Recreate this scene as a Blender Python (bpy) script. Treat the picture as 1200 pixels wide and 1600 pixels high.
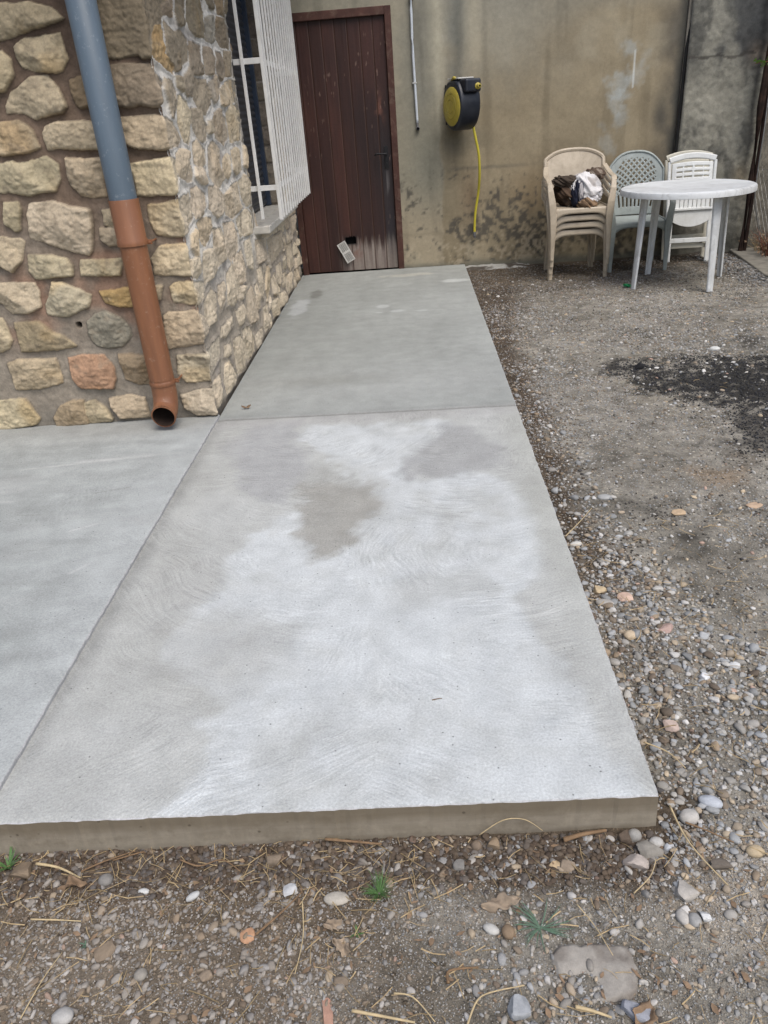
import bpy, math, random
import numpy as np
from mathutils import Vector, Matrix
R = math.radians
for o in list(bpy.data.objects): bpy.data.objects.remove(o)
sc = bpy.context.scene
col = sc.collection

# ---------------------------------------------------------------- camera
CAM_H, F_PX = 1.40, 1180.0
PITCH, YAW, ROLL = R(27.90914), R(-3.17630), R(4.47314)
cyw, syw = math.cos(YAW), math.sin(YAW)
fwd = Vector((syw*math.cos(PITCH), cyw*math.cos(PITCH), -math.sin(PITCH)))
rt = Vector((cyw, -syw, 0)); dn = fwd.cross(rt)
r2 = math.cos(ROLL)*rt + math.sin(ROLL)*dn
d2 = -math.sin(ROLL)*rt + math.cos(ROLL)*dn
cam = bpy.data.objects.new('camera', bpy.data.cameras.new('camera')); col.objects.link(cam)
m = Matrix((r2, -d2, -fwd)).transposed().to_4x4(); m.translation = Vector((0, 0, CAM_H))
cam.matrix_world = m
cam.data.sensor_fit = 'VERTICAL'; cam.data.sensor_height = 24.0
cam.data.lens = 24.0*F_PX/1600.0
cam.data.clip_start = 0.05; cam.data.clip_end = 2000
sc.camera = cam

# ---------------------------------------------------------------- sky and sun (overcast)
w = bpy.data.worlds.new('World'); sc.world = w; w.use_nodes = True
nt = w.node_tree; nt.nodes.clear()
sky = nt.nodes.new('ShaderNodeTexSky'); sky.sky_type = 'NISHITA'; sky.sun_disc = False
SUN_EL, SUN_AZ = R(58), R(150)
sky.sun_elevation = SUN_EL; sky.sun_rotation = SUN_AZ
sky.air_density = 1.0; sky.dust_density = 3.5; sky.ozone_density = 1.0
bg = nt.nodes.new('ShaderNodeBackground'); bg.inputs[1].default_value = 0.13
ow = nt.nodes.new('ShaderNodeOutputWorld')
nt.links.new(sky.outputs[0], bg.inputs[0]); nt.links.new(bg.outputs[0], ow.inputs[0])
sl = bpy.data.lights.new('sun', 'SUN'); sl.energy = 1.5; sl.angle = R(38); sl.color = (1, .985, .945)
so = bpy.data.objects.new('sun', sl); col.objects.link(so)
sd = Vector((math.sin(SUN_AZ)*math.cos(SUN_EL), math.cos(SUN_AZ)*math.cos(SUN_EL), math.sin(SUN_EL)))
so.rotation_euler = sd.to_track_quat('Z', 'Y').to_euler()
sc.view_settings.view_transform = 'Standard'; sc.view_settings.look = 'None'
sc.view_settings.exposure = 0.50; sc.view_settings.gamma = 1; sc.view_settings.use_curve_mapping = False

# ---------------------------------------------------------------- numpy noise
def _h(i, j, seed):
    n = (i.astype(np.int64)*374761393 + j.astype(np.int64)*668265263 + seed*974634777) & 0x7fffffff
    n = ((n ^ (n >> 13))*1274126177) & 0x7fffffff
    n = ((n ^ (n >> 16))*2246822519) & 0x7fffffff
    return (n ^ (n >> 15) & 0x7fffffff)/float(0x7fffffff)
def vn(x, y, seed=0):
    x = np.asarray(x, float); y = np.asarray(y, float)
    i = np.floor(x); j = np.floor(y); u = x-i; v = y-j
    u = u*u*(3-2*u); v = v*v*(3-2*v); i = i.astype(np.int64); j = j.astype(np.int64)
    return ((_h(i, j, seed)*(1-u)+_h(i+1, j, seed)*u)*(1-v) + (_h(i, j+1, seed)*(1-u)+_h(i+1, j+1, seed)*u)*v)*2-1
def fbm(x, y, seed=0, o=4, g=.5):
    s = 0; a = 1; t = 0
    for k in range(o):
        s = s+a*vn(x*2**k+17.3*k, y*2**k-9.1*k, seed+k); t += a; a *= g
    return s/t
def sst(a, b, x):
    t = np.clip((x-a)/(b-a), 0, 1); return t*t*(3-2*t)
def pdist(px, py, poly):
    """signed distance, positive inside"""
    P = np.array(poly, float); n = len(P); d = np.full(px.shape, 1e9); ins = np.zeros(px.shape, bool)
    for k in range(n):
        a = P[k]; b = P[(k+1) % n]; e = b-a; L = max(e@e, 1e-12)
        t = np.clip(((px-a[0])*e[0]+(py-a[1])*e[1])/L, 0, 1)
        d = np.minimum(d, np.hypot(px-a[0]-t*e[0], py-a[1]-t*e[1]))
        c = ((a[1] > py) != (b[1] > py))
        with np.errstate(divide='ignore', invalid='ignore'):
            xi = a[0]+(py-a[1])*e[0]/(e[1] if abs(e[1]) > 1e-12 else 1e-12)
        ins ^= c & (px < xi)
    return np.where(ins, d, -d)
def lerp(a, b, t): 
    t = np.asarray(t)[..., None]; return np.asarray(a)*(1-t)+np.asarray(b)*t

# ---------------------------------------------------------------- mesh helpers
def tag(o, label=None, cat=None, group=None, kind=None):
    if label: o['label'] = label
    if cat: o['category'] = cat
    if group: o['group'] = group
    if kind: o['kind'] = kind
    return o
def thing(name, label, cat, loc=(0, 0, 0), rz=0, group=None):
    o = bpy.data.objects.new(name, None); col.objects.link(o); o.empty_display_size = .1
    o.location = loc; o.rotation_euler = (0, 0, rz)
    return tag(o, label, cat, group)
def np_mesh(name, V, faces, mat, parent=None, smooth=True, cols=None, attrs=None, loc=None):
    """V (n,3); faces: (m,k) int array or list of arrays"""
    me = bpy.data.meshes.new(name); V = np.asarray(V, np.float32)
    fl = faces if isinstance(faces, list) else [faces]
    fl = [np.asarray(f, np.int32) for f in fl if len(f)]
    me.vertices.add(len(V)); me.vertices.foreach_set('co', V.ravel())
    tot = sum(f.size for f in fl); nf = sum(len(f) for f in fl)
    me.loops.add(tot); me.loops.foreach_set('vertex_index', np.concatenate([f.ravel() for f in fl]))
    ls = []; s = 0
    for f in fl:
        ls.append(s+np.arange(len(f))*f.shape[1]); s += f.size
    me.polygons.add(nf); me.polygons.foreach_set('loop_start', np.concatenate(ls).astype(np.int32))
    me.update(calc_edges=True); me.validate()
    if smooth: me.polygons.foreach_set('use_smooth', np.ones(nf, bool))
    if cols is not None:
        a = me.color_attributes.new('col', 'FLOAT_COLOR', 'POINT')
        c = np.ones((len(V), 4), np.float32); c[:, :cols.shape[1]] = cols; a.data.foreach_set('color', c.ravel())
    for k, v in (attrs or {}).items():
        a = me.attributes.new(k, 'FLOAT', 'POINT'); a.data.foreach_set('value', np.asarray(v, np.float32).ravel())
    for mm in (mat if isinstance(mat, (list, tuple)) else [mat]): me.materials.append(mm)
    o = bpy.data.objects.new(name, me); col.objects.link(o)
    if parent: o.parent = parent
    if loc is not None: o.location = loc
    return o
def gridfaces(nu, nv, keep=None, flip=False):
    i = np.arange(nu*nv).reshape(nu, nv)
    f = np.stack([i[:-1, :-1], i[1:, :-1], i[1:, 1:], i[:-1, 1:]], -1).reshape(-1, 4)
    if keep is not None: f = f[keep[:-1, :-1].reshape(-1)]
    return f[:, ::-1] if flip else f
class MB:
    def __init__(s): s.v = []; s.f = []
    def add(s, V, Fs, M=None):
        b = len(s.v)
        for p in V:
            p = Vector(p); p = M @ p if M is not None else p; s.v.append(tuple(p))
        for f in Fs: s.f.append(tuple(b+i for i in f))
        return s
    def box(s, x0, x1, y0, y1, z0, z1, M=None):
        return s.add([(x0,y0,z0),(x1,y0,z0),(x1,y1,z0),(x0,y1,z0),(x0,y0,z1),(x1,y0,z1),(x1,y1,z1),(x0,y1,z1)],
                     [(0,3,2,1),(4,5,6,7),(0,1,5,4),(1,2,6,5),(2,3,7,6),(3,0,4,7)], M)
    def sweep(s, path, sec, scl=None, up=(0, 0, 1), cap=True, ups=None, M=None):
        path = [Vector(p) for p in path]; n = len(path); k = len(sec); V = []; Fs = []
        for i, p in enumerate(path):
            t = (path[min(i+1, n-1)]-path[max(i-1, 0)]).normalized()
            u = Vector(ups[i] if ups else up)
            a = t.cross(u)
            if a.length < 1e-4: a = t.cross(Vector((0, 1, 0.01)))
            a.normalize(); b = a.cross(t).normalized()
            q = scl[i] if scl else 1
            qa, qb = q if isinstance(q, tuple) else (q, q)
            for (x, y) in sec: V.append(p+a*x*qa+b*y*qb)
        for i in range(n-1):
            for j in range(k):
                j2 = (j+1) % k; Fs.append((i*k+j, i*k+j2, (i+1)*k+j2, (i+1)*k+j))
        if cap:
            Fs.append(tuple(range(k-1, -1, -1))); Fs.append(tuple((n-1)*k+j for j in range(k)))
        return s.add(V, Fs, M)
    def tube(s, path, r, seg=8, scl=None, cap=True, M=None):
        return s.sweep(path, circ(r, seg), scl, cap=cap, M=M)
    def lathe(s, prof, seg=32, M=None, cap=False):
        V = []; Fs = []; n = len(prof)
        for (r, z) in prof:
            for j in range(seg):
                a = 2*math.pi*j/seg; V.append((r*math.cos(a), r*math.sin(a), z))
        for i in range(n-1):
            for j in range(seg):
                j2 = (j+1) % seg; Fs.append((i*seg+j, i*seg+j2, (i+1)*seg+j2, (i+1)*seg+j))
        if cap: Fs.append(tuple(range(seg-1, -1, -1))); Fs.append(tuple((n-1)*seg+j for j in range(seg)))
        return s.add(V, Fs, M)
    def prism(s, poly, z0, z1, M=None):
        n = len(poly)
        V = [(x, y, z0) for x, y in poly]+[(x, y, z1) for x, y in poly]
        return s.add(V, [tuple(range(n-1, -1, -1)), tuple(range(n, 2*n))]+[(i, (i+1) % n, n+(i+1) % n, n+i) for i in range(n)], M)
    def build(s, name, mat, parent=None, smooth=False, bevel=0, seg=2, sub=0, solid=0, loc=None):
        me = bpy.data.meshes.new(name); me.from_pydata(s.v, [], s.f); me.update()
        import bmesh
        bm = bmesh.new(); bm.from_mesh(me); bmesh.ops.recalc_face_normals(bm, faces=bm.faces); bm.to_mesh(me); bm.free()
        for p in me.polygons: p.use_smooth = smooth
        me.materials.append(mat)
        o = bpy.data.objects.new(name, me); col.objects.link(o)
        if parent: o.parent = parent
        if loc is not None: o.location = loc
        if solid:
            d = o.modifiers.new('solid', 'SOLIDIFY'); d.thickness = solid; d.offset = 0
        if sub:
            d = o.modifiers.new('sub', 'SUBSURF'); d.levels = sub; d.render_levels = sub
        if bevel:
            d = o.modifiers.new('bevel', 'BEVEL'); d.width = bevel; d.segments = seg; d.limit_method = 'ANGLE'; d.angle_limit = R(35)
        return o
def circ(r, n=8, ry=None):
    return [(r*math.cos(2*math.pi*k/n), (ry or r)*math.sin(2*math.pi*k/n)) for k in range(n)]
def rrect(w, h, c=None):
    c = c or min(w, h)*.3; w /= 2; h /= 2
    return [(w, -h+c), (w, h-c), (w-c, h), (-w+c, h), (-w, h-c), (-w, -h+c), (-w+c, -h), (w-c, -h)]
def smoothpath(P, n=6):
    P = [Vector(p) for p in P]; out = []
    for i in range(len(P)-1):
        a = P[max(i-1, 0)]; b = P[i]; c = P[i+1]; d = P[min(i+2, len(P)-1)]
        for k in range(n):
            t = k/n
            out.append(.5*((2*b)+(c-a)*t+(2*a-5*b+4*c-d)*t*t+(3*b-a-3*c+d)*t**3))
    out.append(P[-1]); return out

# ---------------------------------------------------------------- materials
class NT:
    def __init__(s, name, rough=.8, spec=.3):
        s.m = bpy.data.materials.new(name); s.m.use_nodes = True; s.t = s.m.node_tree
        s.b = s.t.nodes['Principled BSDF']; s.b.inputs['Roughness'].default_value = rough
        s.b.inputs['Specular IOR Level'].default_value = spec
    def n(s, ty, **kw):
        o = s.t.nodes.new('ShaderNode'+ty)
        for k, v in kw.items(): setattr(o, k, v)
        return o
    def l(s, a, b): s.t.links.new(a, b)
    def coord(s, scale=(1, 1, 1), kind='Object'):
        c = s.n('TexCoord'); mp = s.n('Mapping'); mp.inputs['Scale'].default_value = scale
        s.l(c.outputs[kind], mp.inputs[0]); return mp.outputs[0]
    def noise(s, co, scale, det=4, rough=.6, dist=0):
        o = s.n('TexNoise'); o.inputs['Scale'].default_value = scale; o.inputs['Detail'].default_value = det
        o.inputs['Roughness'].default_value = rough; o.inputs['Distortion'].default_value = dist
        s.l(co, o.inputs['Vector']); return o.outputs['Fac']
    def ramp(s, f, a, b, lo=0, hi=1):
        o = s.n('MapRange'); o.clamp = True
        for k, v in zip(('From Min', 'From Max', 'To Min', 'To Max'), (a, b, lo, hi)): o.inputs[k].default_value = v
        s.l(f, o.inputs['Value']); return o.outputs[0]
    def mix(s, f, a, b, mode='MIX'):
        o = s.n('Mix', data_type='RGBA', blend_type=mode)
        for v, k in ((f, 0), (a, 6), (b, 7)):
            if hasattr(v, 'links'): s.l(v, o.inputs[k])
            elif k == 0: o.inputs[0].default_value = v
            else: o.inputs[k].default_value = tuple(v)+(1,) if len(v) == 3 else v
        return o.outputs[2]
    def math(s, op, a, b=0):
        o = s.n('Math', operation=op)
        for i, v in enumerate((a, b)):
            if hasattr(v, 'links'): s.l(v, o.inputs[i])
            else: o.inputs[i].default_value = v
        return o.outputs[0]
    def attr(s, name, out='Color'):
        o = s.n('Attribute'); o.attribute_name = name; return o.outputs[out]
    def bump(s, h, st=.3, dist=.01):
        o = s.n('Bump'); o.inputs['Strength'].default_value = st; o.inputs['Distance'].default_value = dist
        s.l(h, o.inputs['Height'])
        if s.b.inputs['Normal'].is_linked: s.l(s.b.inputs['Normal'].links[0].from_socket, o.inputs['Normal'])
        s.l(o.outputs[0], s.b.inputs['Normal'])
    def col(s, c):
        if hasattr(c, 'links'): s.l(c, s.b.inputs['Base Color'])
        else: s.b.inputs['Base Color'].default_value = tuple(c)+(1,)
def grey(v): return (v, v, v)

def m_plain(name, c, rough=.6, spec=.4, var=.25, scale=12, dirt=None, damt=.5, dscale=5, metal=0, bump=0):
    k = NT(name, rough, spec); co = k.coord()
    f = k.noise(co, scale, 5)
    cc = k.mix(k.ramp(f, .3, .7), [x*(1-var) for x in c], [min(1, x*(1+var*.6)) for x in c])
    if dirt:
        d = k.noise(co, dscale, 6, .7, .6); cc = k.mix(k.ramp(d, .52, .75, 0, damt), cc, dirt)
    k.col(cc); k.b.inputs['Metallic'].default_value = metal
    if bump: k.bump(k.noise(co, scale*8, 3), bump, .003)
    return k.m

def m_attr(name, fine, famt=.25, bst=.4, bdist=.004, rough=.9, spec=.15, grit=None):
    """colour from the mesh's own colour attribute, fine grain added"""
    k = NT(name, rough, spec); co = k.coord()
    f = k.noise(co, fine, 6, .7); f2 = k.noise(co, fine*6, 3, .6)
    g = k.ramp(f, .25, .75, 1-famt, 1+famt); g2 = k.ramp(f2, .3, .7, 1-famt*.5, 1+famt*.5)
    v = k.math('MULTIPLY', g, g2); cb = k.n('CombineColor'); 
    for i in range(3): k.l(v, cb.inputs[i])
    cc = k.mix(1.0, k.attr('col'), cb.outputs[0], 'MULTIPLY')
    k.col(cc); k.bump(f2, bst*.6, bdist*.4); k.bump(f, bst, bdist)
    return k.m
M = {}
M['stone'] = m_attr('limestone_masonry', 22, .22, .55, .006)
M['plaster'] = m_attr('old_render', 30, .12, .35, .003)
M['rough'] = m_attr('roughcast', 26, .22, .7, .008)
M['rock'] = m_attr('pebble', 60, .16, .3, .002, rough=.8, spec=.25)
M['door'] = m_attr('door_paint', 45, .16, .25, .0015, rough=.5, spec=.35)
M['cloth'] = m_attr('cloth', 80, .12, .3, .002)
# ---------------------------------------------------------------- soil and concrete materials
def m_soil():
    k = NT('soil', .95, .1); co = k.coord()
    vo = k.n('TexVoronoi'); vo.inputs['Scale'].default_value = 120; k.l(co, vo.inputs['Vector'])
    vb = k.n('TexVoronoi'); vb.inputs['Scale'].default_value = 52; k.l(co, vb.inputs['Vector'])
    sep = k.n('SeparateColor'); k.l(vo.outputs['Color'], sep.inputs[0])
    sep2 = k.n('SeparateColor'); k.l(vb.outputs['Color'], sep2.inputs[0])
    base = k.attr('col')
    f = k.noise(co, 30, 7, .75); f2 = k.noise(co, 300, 3, .7)
    g = k.math('MULTIPLY', k.ramp(f, .3, .7, .62, 1.36), k.ramp(f2, .3, .7, .68, 1.3))
    cb = k.n('CombineColor'); [k.l(g, cb.inputs[i]) for i in range(3)]
    c = k.mix(1.0, base, cb.outputs[0], 'MULTIPLY')
    # small grains: a share of the cells is a stone chip paler or darker than the soil
    inside = k.ramp(vo.outputs['Distance'], .28, .42, 1, 0)
    m1 = k.math('MULTIPLY', k.ramp(sep.outputs[0], .55, .6), inside)
    chip = k.mix(k.ramp(sep.outputs[1], 0, 1), (.35, .32, .28), (2.2, 2.15, 2.1))
    c2 = k.mix(1.0, base, chip, 'MULTIPLY'); c = k.mix(k.math('MULTIPLY', m1, .8), c, c2)
    in2 = k.ramp(vb.outputs['Distance'], .25, .38, 1, 0)
    m2 = k.math('MULTIPLY', k.ramp(sep2.outputs[0], .62, .66), in2)
    chip2 = k.mix(k.ramp(sep2.outputs[1], 0, 1), (.4, .36, .32), (2.5, 2.45, 2.35))
    c3 = k.mix(1.0, base, chip2, 'MULTIPLY'); c = k.mix(k.math('MULTIPLY', m2, .8), c, c3)
    k.col(c)
    k.bump(f2, .7, .003); k.bump(f, .7, .014); k.bump(k.math('ADD', k.math('MULTIPLY', m1, .5), m2), .7, .006)
    return k.m
M['soil'] = m_soil()
def m_concrete(name, strokes=.5, bmp=.3):
    k = NT(name, .85, .2); co = k.coord()
    vo = k.n('TexVoronoi'); vo.inputs['Scale'].default_value = 1.5; vo.inputs['Randomness'].default_value = 1
    nz = k.n('TexNoise'); nz.inputs['Scale'].default_value = 2.0; k.l(co, nz.inputs['Vector'])
    wv = k.n('VectorMath', operation='MULTIPLY_ADD'); k.l(nz.outputs['Color'], wv.inputs[0]); wv.inputs[1].default_value = (.22, .22, 0); k.l(co, wv.inputs[2])
    k.l(wv.outputs[0], vo.inputs['Vector'])
    # each hand-brushed patch: arcs about its own far centre
    sub = k.n('VectorMath', operation='SUBTRACT'); k.l(wv.outputs[0], sub.inputs[0]); k.l(vo.outputs['Position'], sub.inputs[1])
    off = k.n('VectorMath', operation='MULTIPLY_ADD'); k.l(vo.outputs['Color'], off.inputs[0]); off.inputs[1].default_value = (1.6, 1.6, 0); off.inputs[2].default_value = (-.8, -1.1, 0)
    ad = k.n('VectorMath', operation='ADD'); k.l(sub.outputs[0], ad.inputs[0]); k.l(off.outputs[0], ad.inputs[1])
    sp = k.n('SeparateXYZ'); k.l(ad.outputs[0], sp.inputs[0])
    rad = k.n('VectorMath', operation='LENGTH'); k.l(ad.outputs[0], rad.inputs[0])
    ang = k.math('ARCTAN2', sp.outputs[0], sp.outputs[1])
    cv = k.n('CombineXYZ'); k.l(k.math('MULTIPLY', rad.outputs['Value'], 105), cv.inputs[0]); k.l(k.math('MULTIPLY', ang, 6.5), cv.inputs[1])
    st = k.noise(cv.outputs[0], 1.0, 4, .65)
    st = k.ramp(st, .36, .64); sy = k.n('SeparateXYZ'); k.l(co, sy.inputs[0]); msk = k.math('MULTIPLY', k.ramp(k.noise(co, 2.9, 4), .43, .60, .05, 1), k.ramp(sy.outputs[1], 3.70, 3.76, 1, .12))
    fine = k.noise(co, 160, 5, .75); med = k.noise(co, 9, 6, .65); big = k.noise(co, 2.2, 4, .6)
    base = k.attr('col')
    g = k.math('MULTIPLY', k.ramp(fine, .3, .7, .74, 1.18), k.ramp(med, .3, .7, .88, 1.10))
    g = k.math('MULTIPLY', g, k.ramp(big, .3, .7, .95, 1.04))
    sg = k.math('MULTIPLY', k.math('SUBTRACT', st, .5), k.math('MULTIPLY', msk, strokes))
    g = k.math('MULTIPLY', g, k.math('ADD', 1.0, sg))
    # pin holes
    v2 = k.n('TexVoronoi'); v2.inputs['Scale'].default_value = 38; k.l(co, v2.inputs['Vector'])
    s2 = k.n('SeparateColor'); k.l(v2.outputs['Color'], s2.inputs[0])
    pin = k.math('MULTIPLY', k.ramp(v2.outputs['Distance'], .07, .12, 1, 0), k.ramp(s2.outputs[0], .7, .72))
    g = k.math('MULTIPLY', g, k.math('SUBTRACT', 1.0, k.math('MULTIPLY', pin, .55)))
    cb = k.n('CombineColor'); [k.l(g, cb.inputs[i]) for i in range(3)]
    k.col(k.mix(1.0, base, cb.outputs[0], 'MULTIPLY'))
    k.bump(fine, bmp, .002); k.bump(k.math('MULTIPLY', st, msk), bmp*.55, .003); k.bump(med, .2, .01)
    return k.m
M['slab'] = m_concrete('brushed_concrete', .25, .5)
M['slab_smooth'] = m_concrete('floated_concrete', .10, .3)
def m_side():
    k = NT('formed_concrete_edge', .8, .25); co = k.coord((1, 1, 1))
    a = k.noise(k.coord((2, 2, 26)), 1.0, 6, .7, .4); a = k.math('ADD', k.math('MULTIPLY', a, .6), k.math('MULTIPLY', k.noise(co, 6, 6, .7), .4)); b = k.noise(co, 25, 6, .7); c = k.noise(co, 120, 3)
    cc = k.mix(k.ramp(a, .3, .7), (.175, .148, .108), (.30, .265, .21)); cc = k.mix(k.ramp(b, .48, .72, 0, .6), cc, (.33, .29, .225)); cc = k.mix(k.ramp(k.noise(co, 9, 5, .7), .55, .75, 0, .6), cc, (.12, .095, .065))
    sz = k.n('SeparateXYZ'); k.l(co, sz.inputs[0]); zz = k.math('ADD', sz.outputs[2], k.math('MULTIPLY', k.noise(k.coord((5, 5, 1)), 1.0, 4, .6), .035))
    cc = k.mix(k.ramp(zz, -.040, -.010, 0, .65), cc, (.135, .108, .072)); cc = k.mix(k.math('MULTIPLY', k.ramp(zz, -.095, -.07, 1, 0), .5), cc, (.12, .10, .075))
    v = k.n('TexVoronoi'); v.inputs['Scale'].default_value = 22; k.l(co, v.inputs['Vector'])
    pin = k.ramp(v.outputs['Distance'], .06, .11, 1, 0)
    cc = k.mix(k.math('MULTIPLY', pin, .7), cc, (.07, .055, .04))
    k.col(cc); k.bump(b, .3, .004); k.bump(c, .2, .001); return k.m
M['side'] = m_side()

# ---------------------------------------------------------------- ground
def gz(x, y):
    x = np.asarray(x, float); y = np.asarray(y, float)
    z = -.098 + .058*sst(1.3, 6.5, y) + .010*fbm(x*2.2, y*2.2, 5, 3) + .004*fbm(x*11, y*11, 8, 3)
    z += .016*np.exp(-((x-.72)/.16)**2)*sst(.95, 1.4, y)*(1-sst(2.2, 3.6, y))
    z += -.012*np.exp(-((y-1.155)/.05)**2)*(x < .52)*(x > -1.4)          # trench along the slab front
    z += .02*np.exp(-((x-2.86)/.12)**2)*sst(6.3, 6.8, y)
    return z
POLY = dict(
 ash=[(1.195,4.491),(1.406,4.501),(1.436,4.286),(1.678,4.555),(1.881,4.456),(2.2,4.45),(2.1,3.75),(1.69,3.666),(1.605,3.759),(1.516,3.815),(1.424,3.959),(1.313,4.069),(1.215,4.381)],
 ash2=[(1.618,3.757),(1.95,3.651),(1.8,3.195),(1.451,3.156),(1.487,3.407)],
 ash3=[(2.061,4.89),(2.248,4.977),(2.214,4.729),(2.035,4.65)],
 pale=[(1.114,4.349),(1.307,4.261),(1.315,3.979),(1.398,3.878),(1.476,3.702),(1.476,3.55),(1.378,3.494),(1.294,3.813),(1.099,4.156)],
 orange=[(1.193,3.018),(1.407,3.103),(1.42,2.934),(1.216,2.83)],
 dark=[(.997,2.556),(1.15,2.648),(1.037,2.469),(.952,2.418)])
def soilcol(x, y):
    n1 = fbm(x*3, y*3, 21, 4); n2 = fbm(x*9, y*9, 22, 4)
    c = lerp((.15, .137, .118), (.32, .30, .268), np.clip(.5+.7*n1+.6*n2, 0, 1))
    c = lerp(c, (.24, .228, .205), sst(1.0, 3.0, y)*.4); c = c*(1+.40*fbm(x*24, y*24, 23, 4)[:, None])
    # damp brown soil by the slab's side and at the back wall
    e = .56+.10*(fbm(y*2.5, y*0, 31, 3)+.7)+.10*sst(4, 7.5, y)
    c = lerp(c, (.068, .050, .036), (1-sst(e, e+.14+.25*sst(4.5, 7, y), x+n2*.05))*sst(1.5, 2.6, y)*.88*(x > .4))
    c = lerp(c, (.055, .045, .037), (1-sst(.0, .55, 7.55+n2*.3-y+.35*(x < 1.6)*1-.1))*.9)
    c = lerp(c, (.085, .068, .052), (1-sst(.0, 1.5, 7.3+n2*.3-y))*(1-sst(1.5, 2.6, x))*.85)
    c = lerp(c, (.05, .05, .05), np.exp(-((x-2.93)/.16)**2)*sst(6.1, 6.5, y)*.85)
    # foreground: damp dark strip under the slab's front, dry pale mud patches
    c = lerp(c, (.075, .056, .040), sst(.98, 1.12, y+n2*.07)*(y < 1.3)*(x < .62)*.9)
    c = lerp(c, (.13, .098, .07), (1-sst(1.1, 1.25, y))*(1-sst(-.35, .05, x+n1*.2))*.75)
    c = lerp(c, (.30, .262, .22), sst(0, .35, n1+.1)*(1-sst(1.1, 1.2, y))*sst(-.2, .1, x)*.6)
    dx = .15*fbm(x*6, y*6, 41, 4); dy = .15*fbm(x*6, y*6, 42, 4)
    fl = fbm(x*26, y*26, 43, 3)
    def blob(k, colr, soft, amt, fr=.3):
        nonlocal c
        P = np.array(POLY[k]); sel = (x > P[:, 0].min()-.4) & (x < P[:, 0].max()+.4) & (y > P[:, 1].min()-.4) & (y < P[:, 1].max()+.4)
        if not sel.any(): return
        d = pdist((x+dx)[sel], (y+dy)[sel], POLY[k])
        t = sst(-soft, soft, d+fl[sel]*fr*soft*2)*amt
        c[sel] = lerp(c[sel], colr, t)
    blob('pale', (.33, .30, .25), .10, .7)
    blob('ash', (.018, .018, .019), .15, .88, 1.5); blob('ash2', (.03, .028, .028), .12, .75, .8); blob('ash3', (.03, .03, .03), .07, .75, .7)
    blob('orange', (.24, .17, .11), .09, .55); blob('dark', (.05, .045, .04), .06, .7, .6)
    c = lerp(c, c*.5, sst(.12, .5, fbm(x*7+3, y*7, 51, 4))*sst(1.6, 2.4, y)*.55)
    return np.clip(c*np.array([1.0, .99, .94]), .008, 1)
def nonuni(a, b, st, outs):
    f = np.arange(a, b+1e-6, st); return np.concatenate([-np.array(outs[::-1])+a, f, np.array(outs)+b])
O = [.1, .4, 1.2, 3, 8, 20, 60, 180, 500]
gx = nonuni(-1.8, 4.4, .02, O); gy = nonuni(.45, 8.3, .02, O)
X, Y = np.meshgrid(gx, gy, indexing='ij')
Z = gz(X, Y)
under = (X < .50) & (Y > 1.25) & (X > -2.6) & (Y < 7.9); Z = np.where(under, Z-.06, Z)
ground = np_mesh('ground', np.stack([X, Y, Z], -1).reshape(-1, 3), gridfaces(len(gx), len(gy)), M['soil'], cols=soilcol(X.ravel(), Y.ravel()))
tag(ground, 'grey gravelly earth with damp brown edges and a black ash patch', kind='structure')

# ---------------------------------------------------------------- concrete slabs
DRY, DAMP, BROWN = (.515, .517, .512), (.36, .35, .33), (.30, .275, .235)
LIGHT = [(-.597,3.464),(-.558,3.603),(-.396,3.631),(-.277,3.56),(-.165,3.631),(.047,3.615),(.141,3.53),(.118,3.399),(.037,3.254),(.061,3.119),(.004,3.127),(-.049,3.051),(.027,2.923),(.209,2.977),(.357,2.838),(.375,2.581),(.38,2.293),(.30,2.024),(.353,1.756),(.40,1.514),(.45,1.18),(-.569,1.18),(-.656,1.209),(-.574,1.449),(-.701,1.682),(-.788,1.866),(-.725,2.225),(-.607,2.636),(-.49,2.733),(-.454,2.907),(-.262,2.915),(-.355,3.057),(-.466,3.325)]
DARKS = [([(-.835,3.673),(-.623,3.731),(-.618,3.426),(-.497,3.041),(-.578,2.801),(-.767,2.945),(-.913,3.389)], (.40,.39,.385), .8),
 ([(-.04,3.119),(.024,3.333),(.122,3.481),(.27,3.376),(.372,2.962),(.124,2.949),(-.014,2.947)], (.37,.36,.35), .85),
 ([(-.468,2.909),(-.179,2.904),(-.146,2.639),(-.236,2.398),(-.374,2.343),(-.459,2.468)], BROWN, .75),
 ([(-.115,2.093),(.169,2.186),(.204,2.104),(.073,2.04),(-.093,2.0)], (.41,.40,.375), .5),
 ([(-.827,1.935),(-.696,1.994),(-.419,1.955),(-.455,1.781),(-.594,1.621),(-.747,1.713)], (.40,.385,.355), .5),
 ([(-1.024,2.382),(-.778,2.359),(-.685,2.141),(-.912,2.083)], (.42,.405,.38), .4)]
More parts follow.
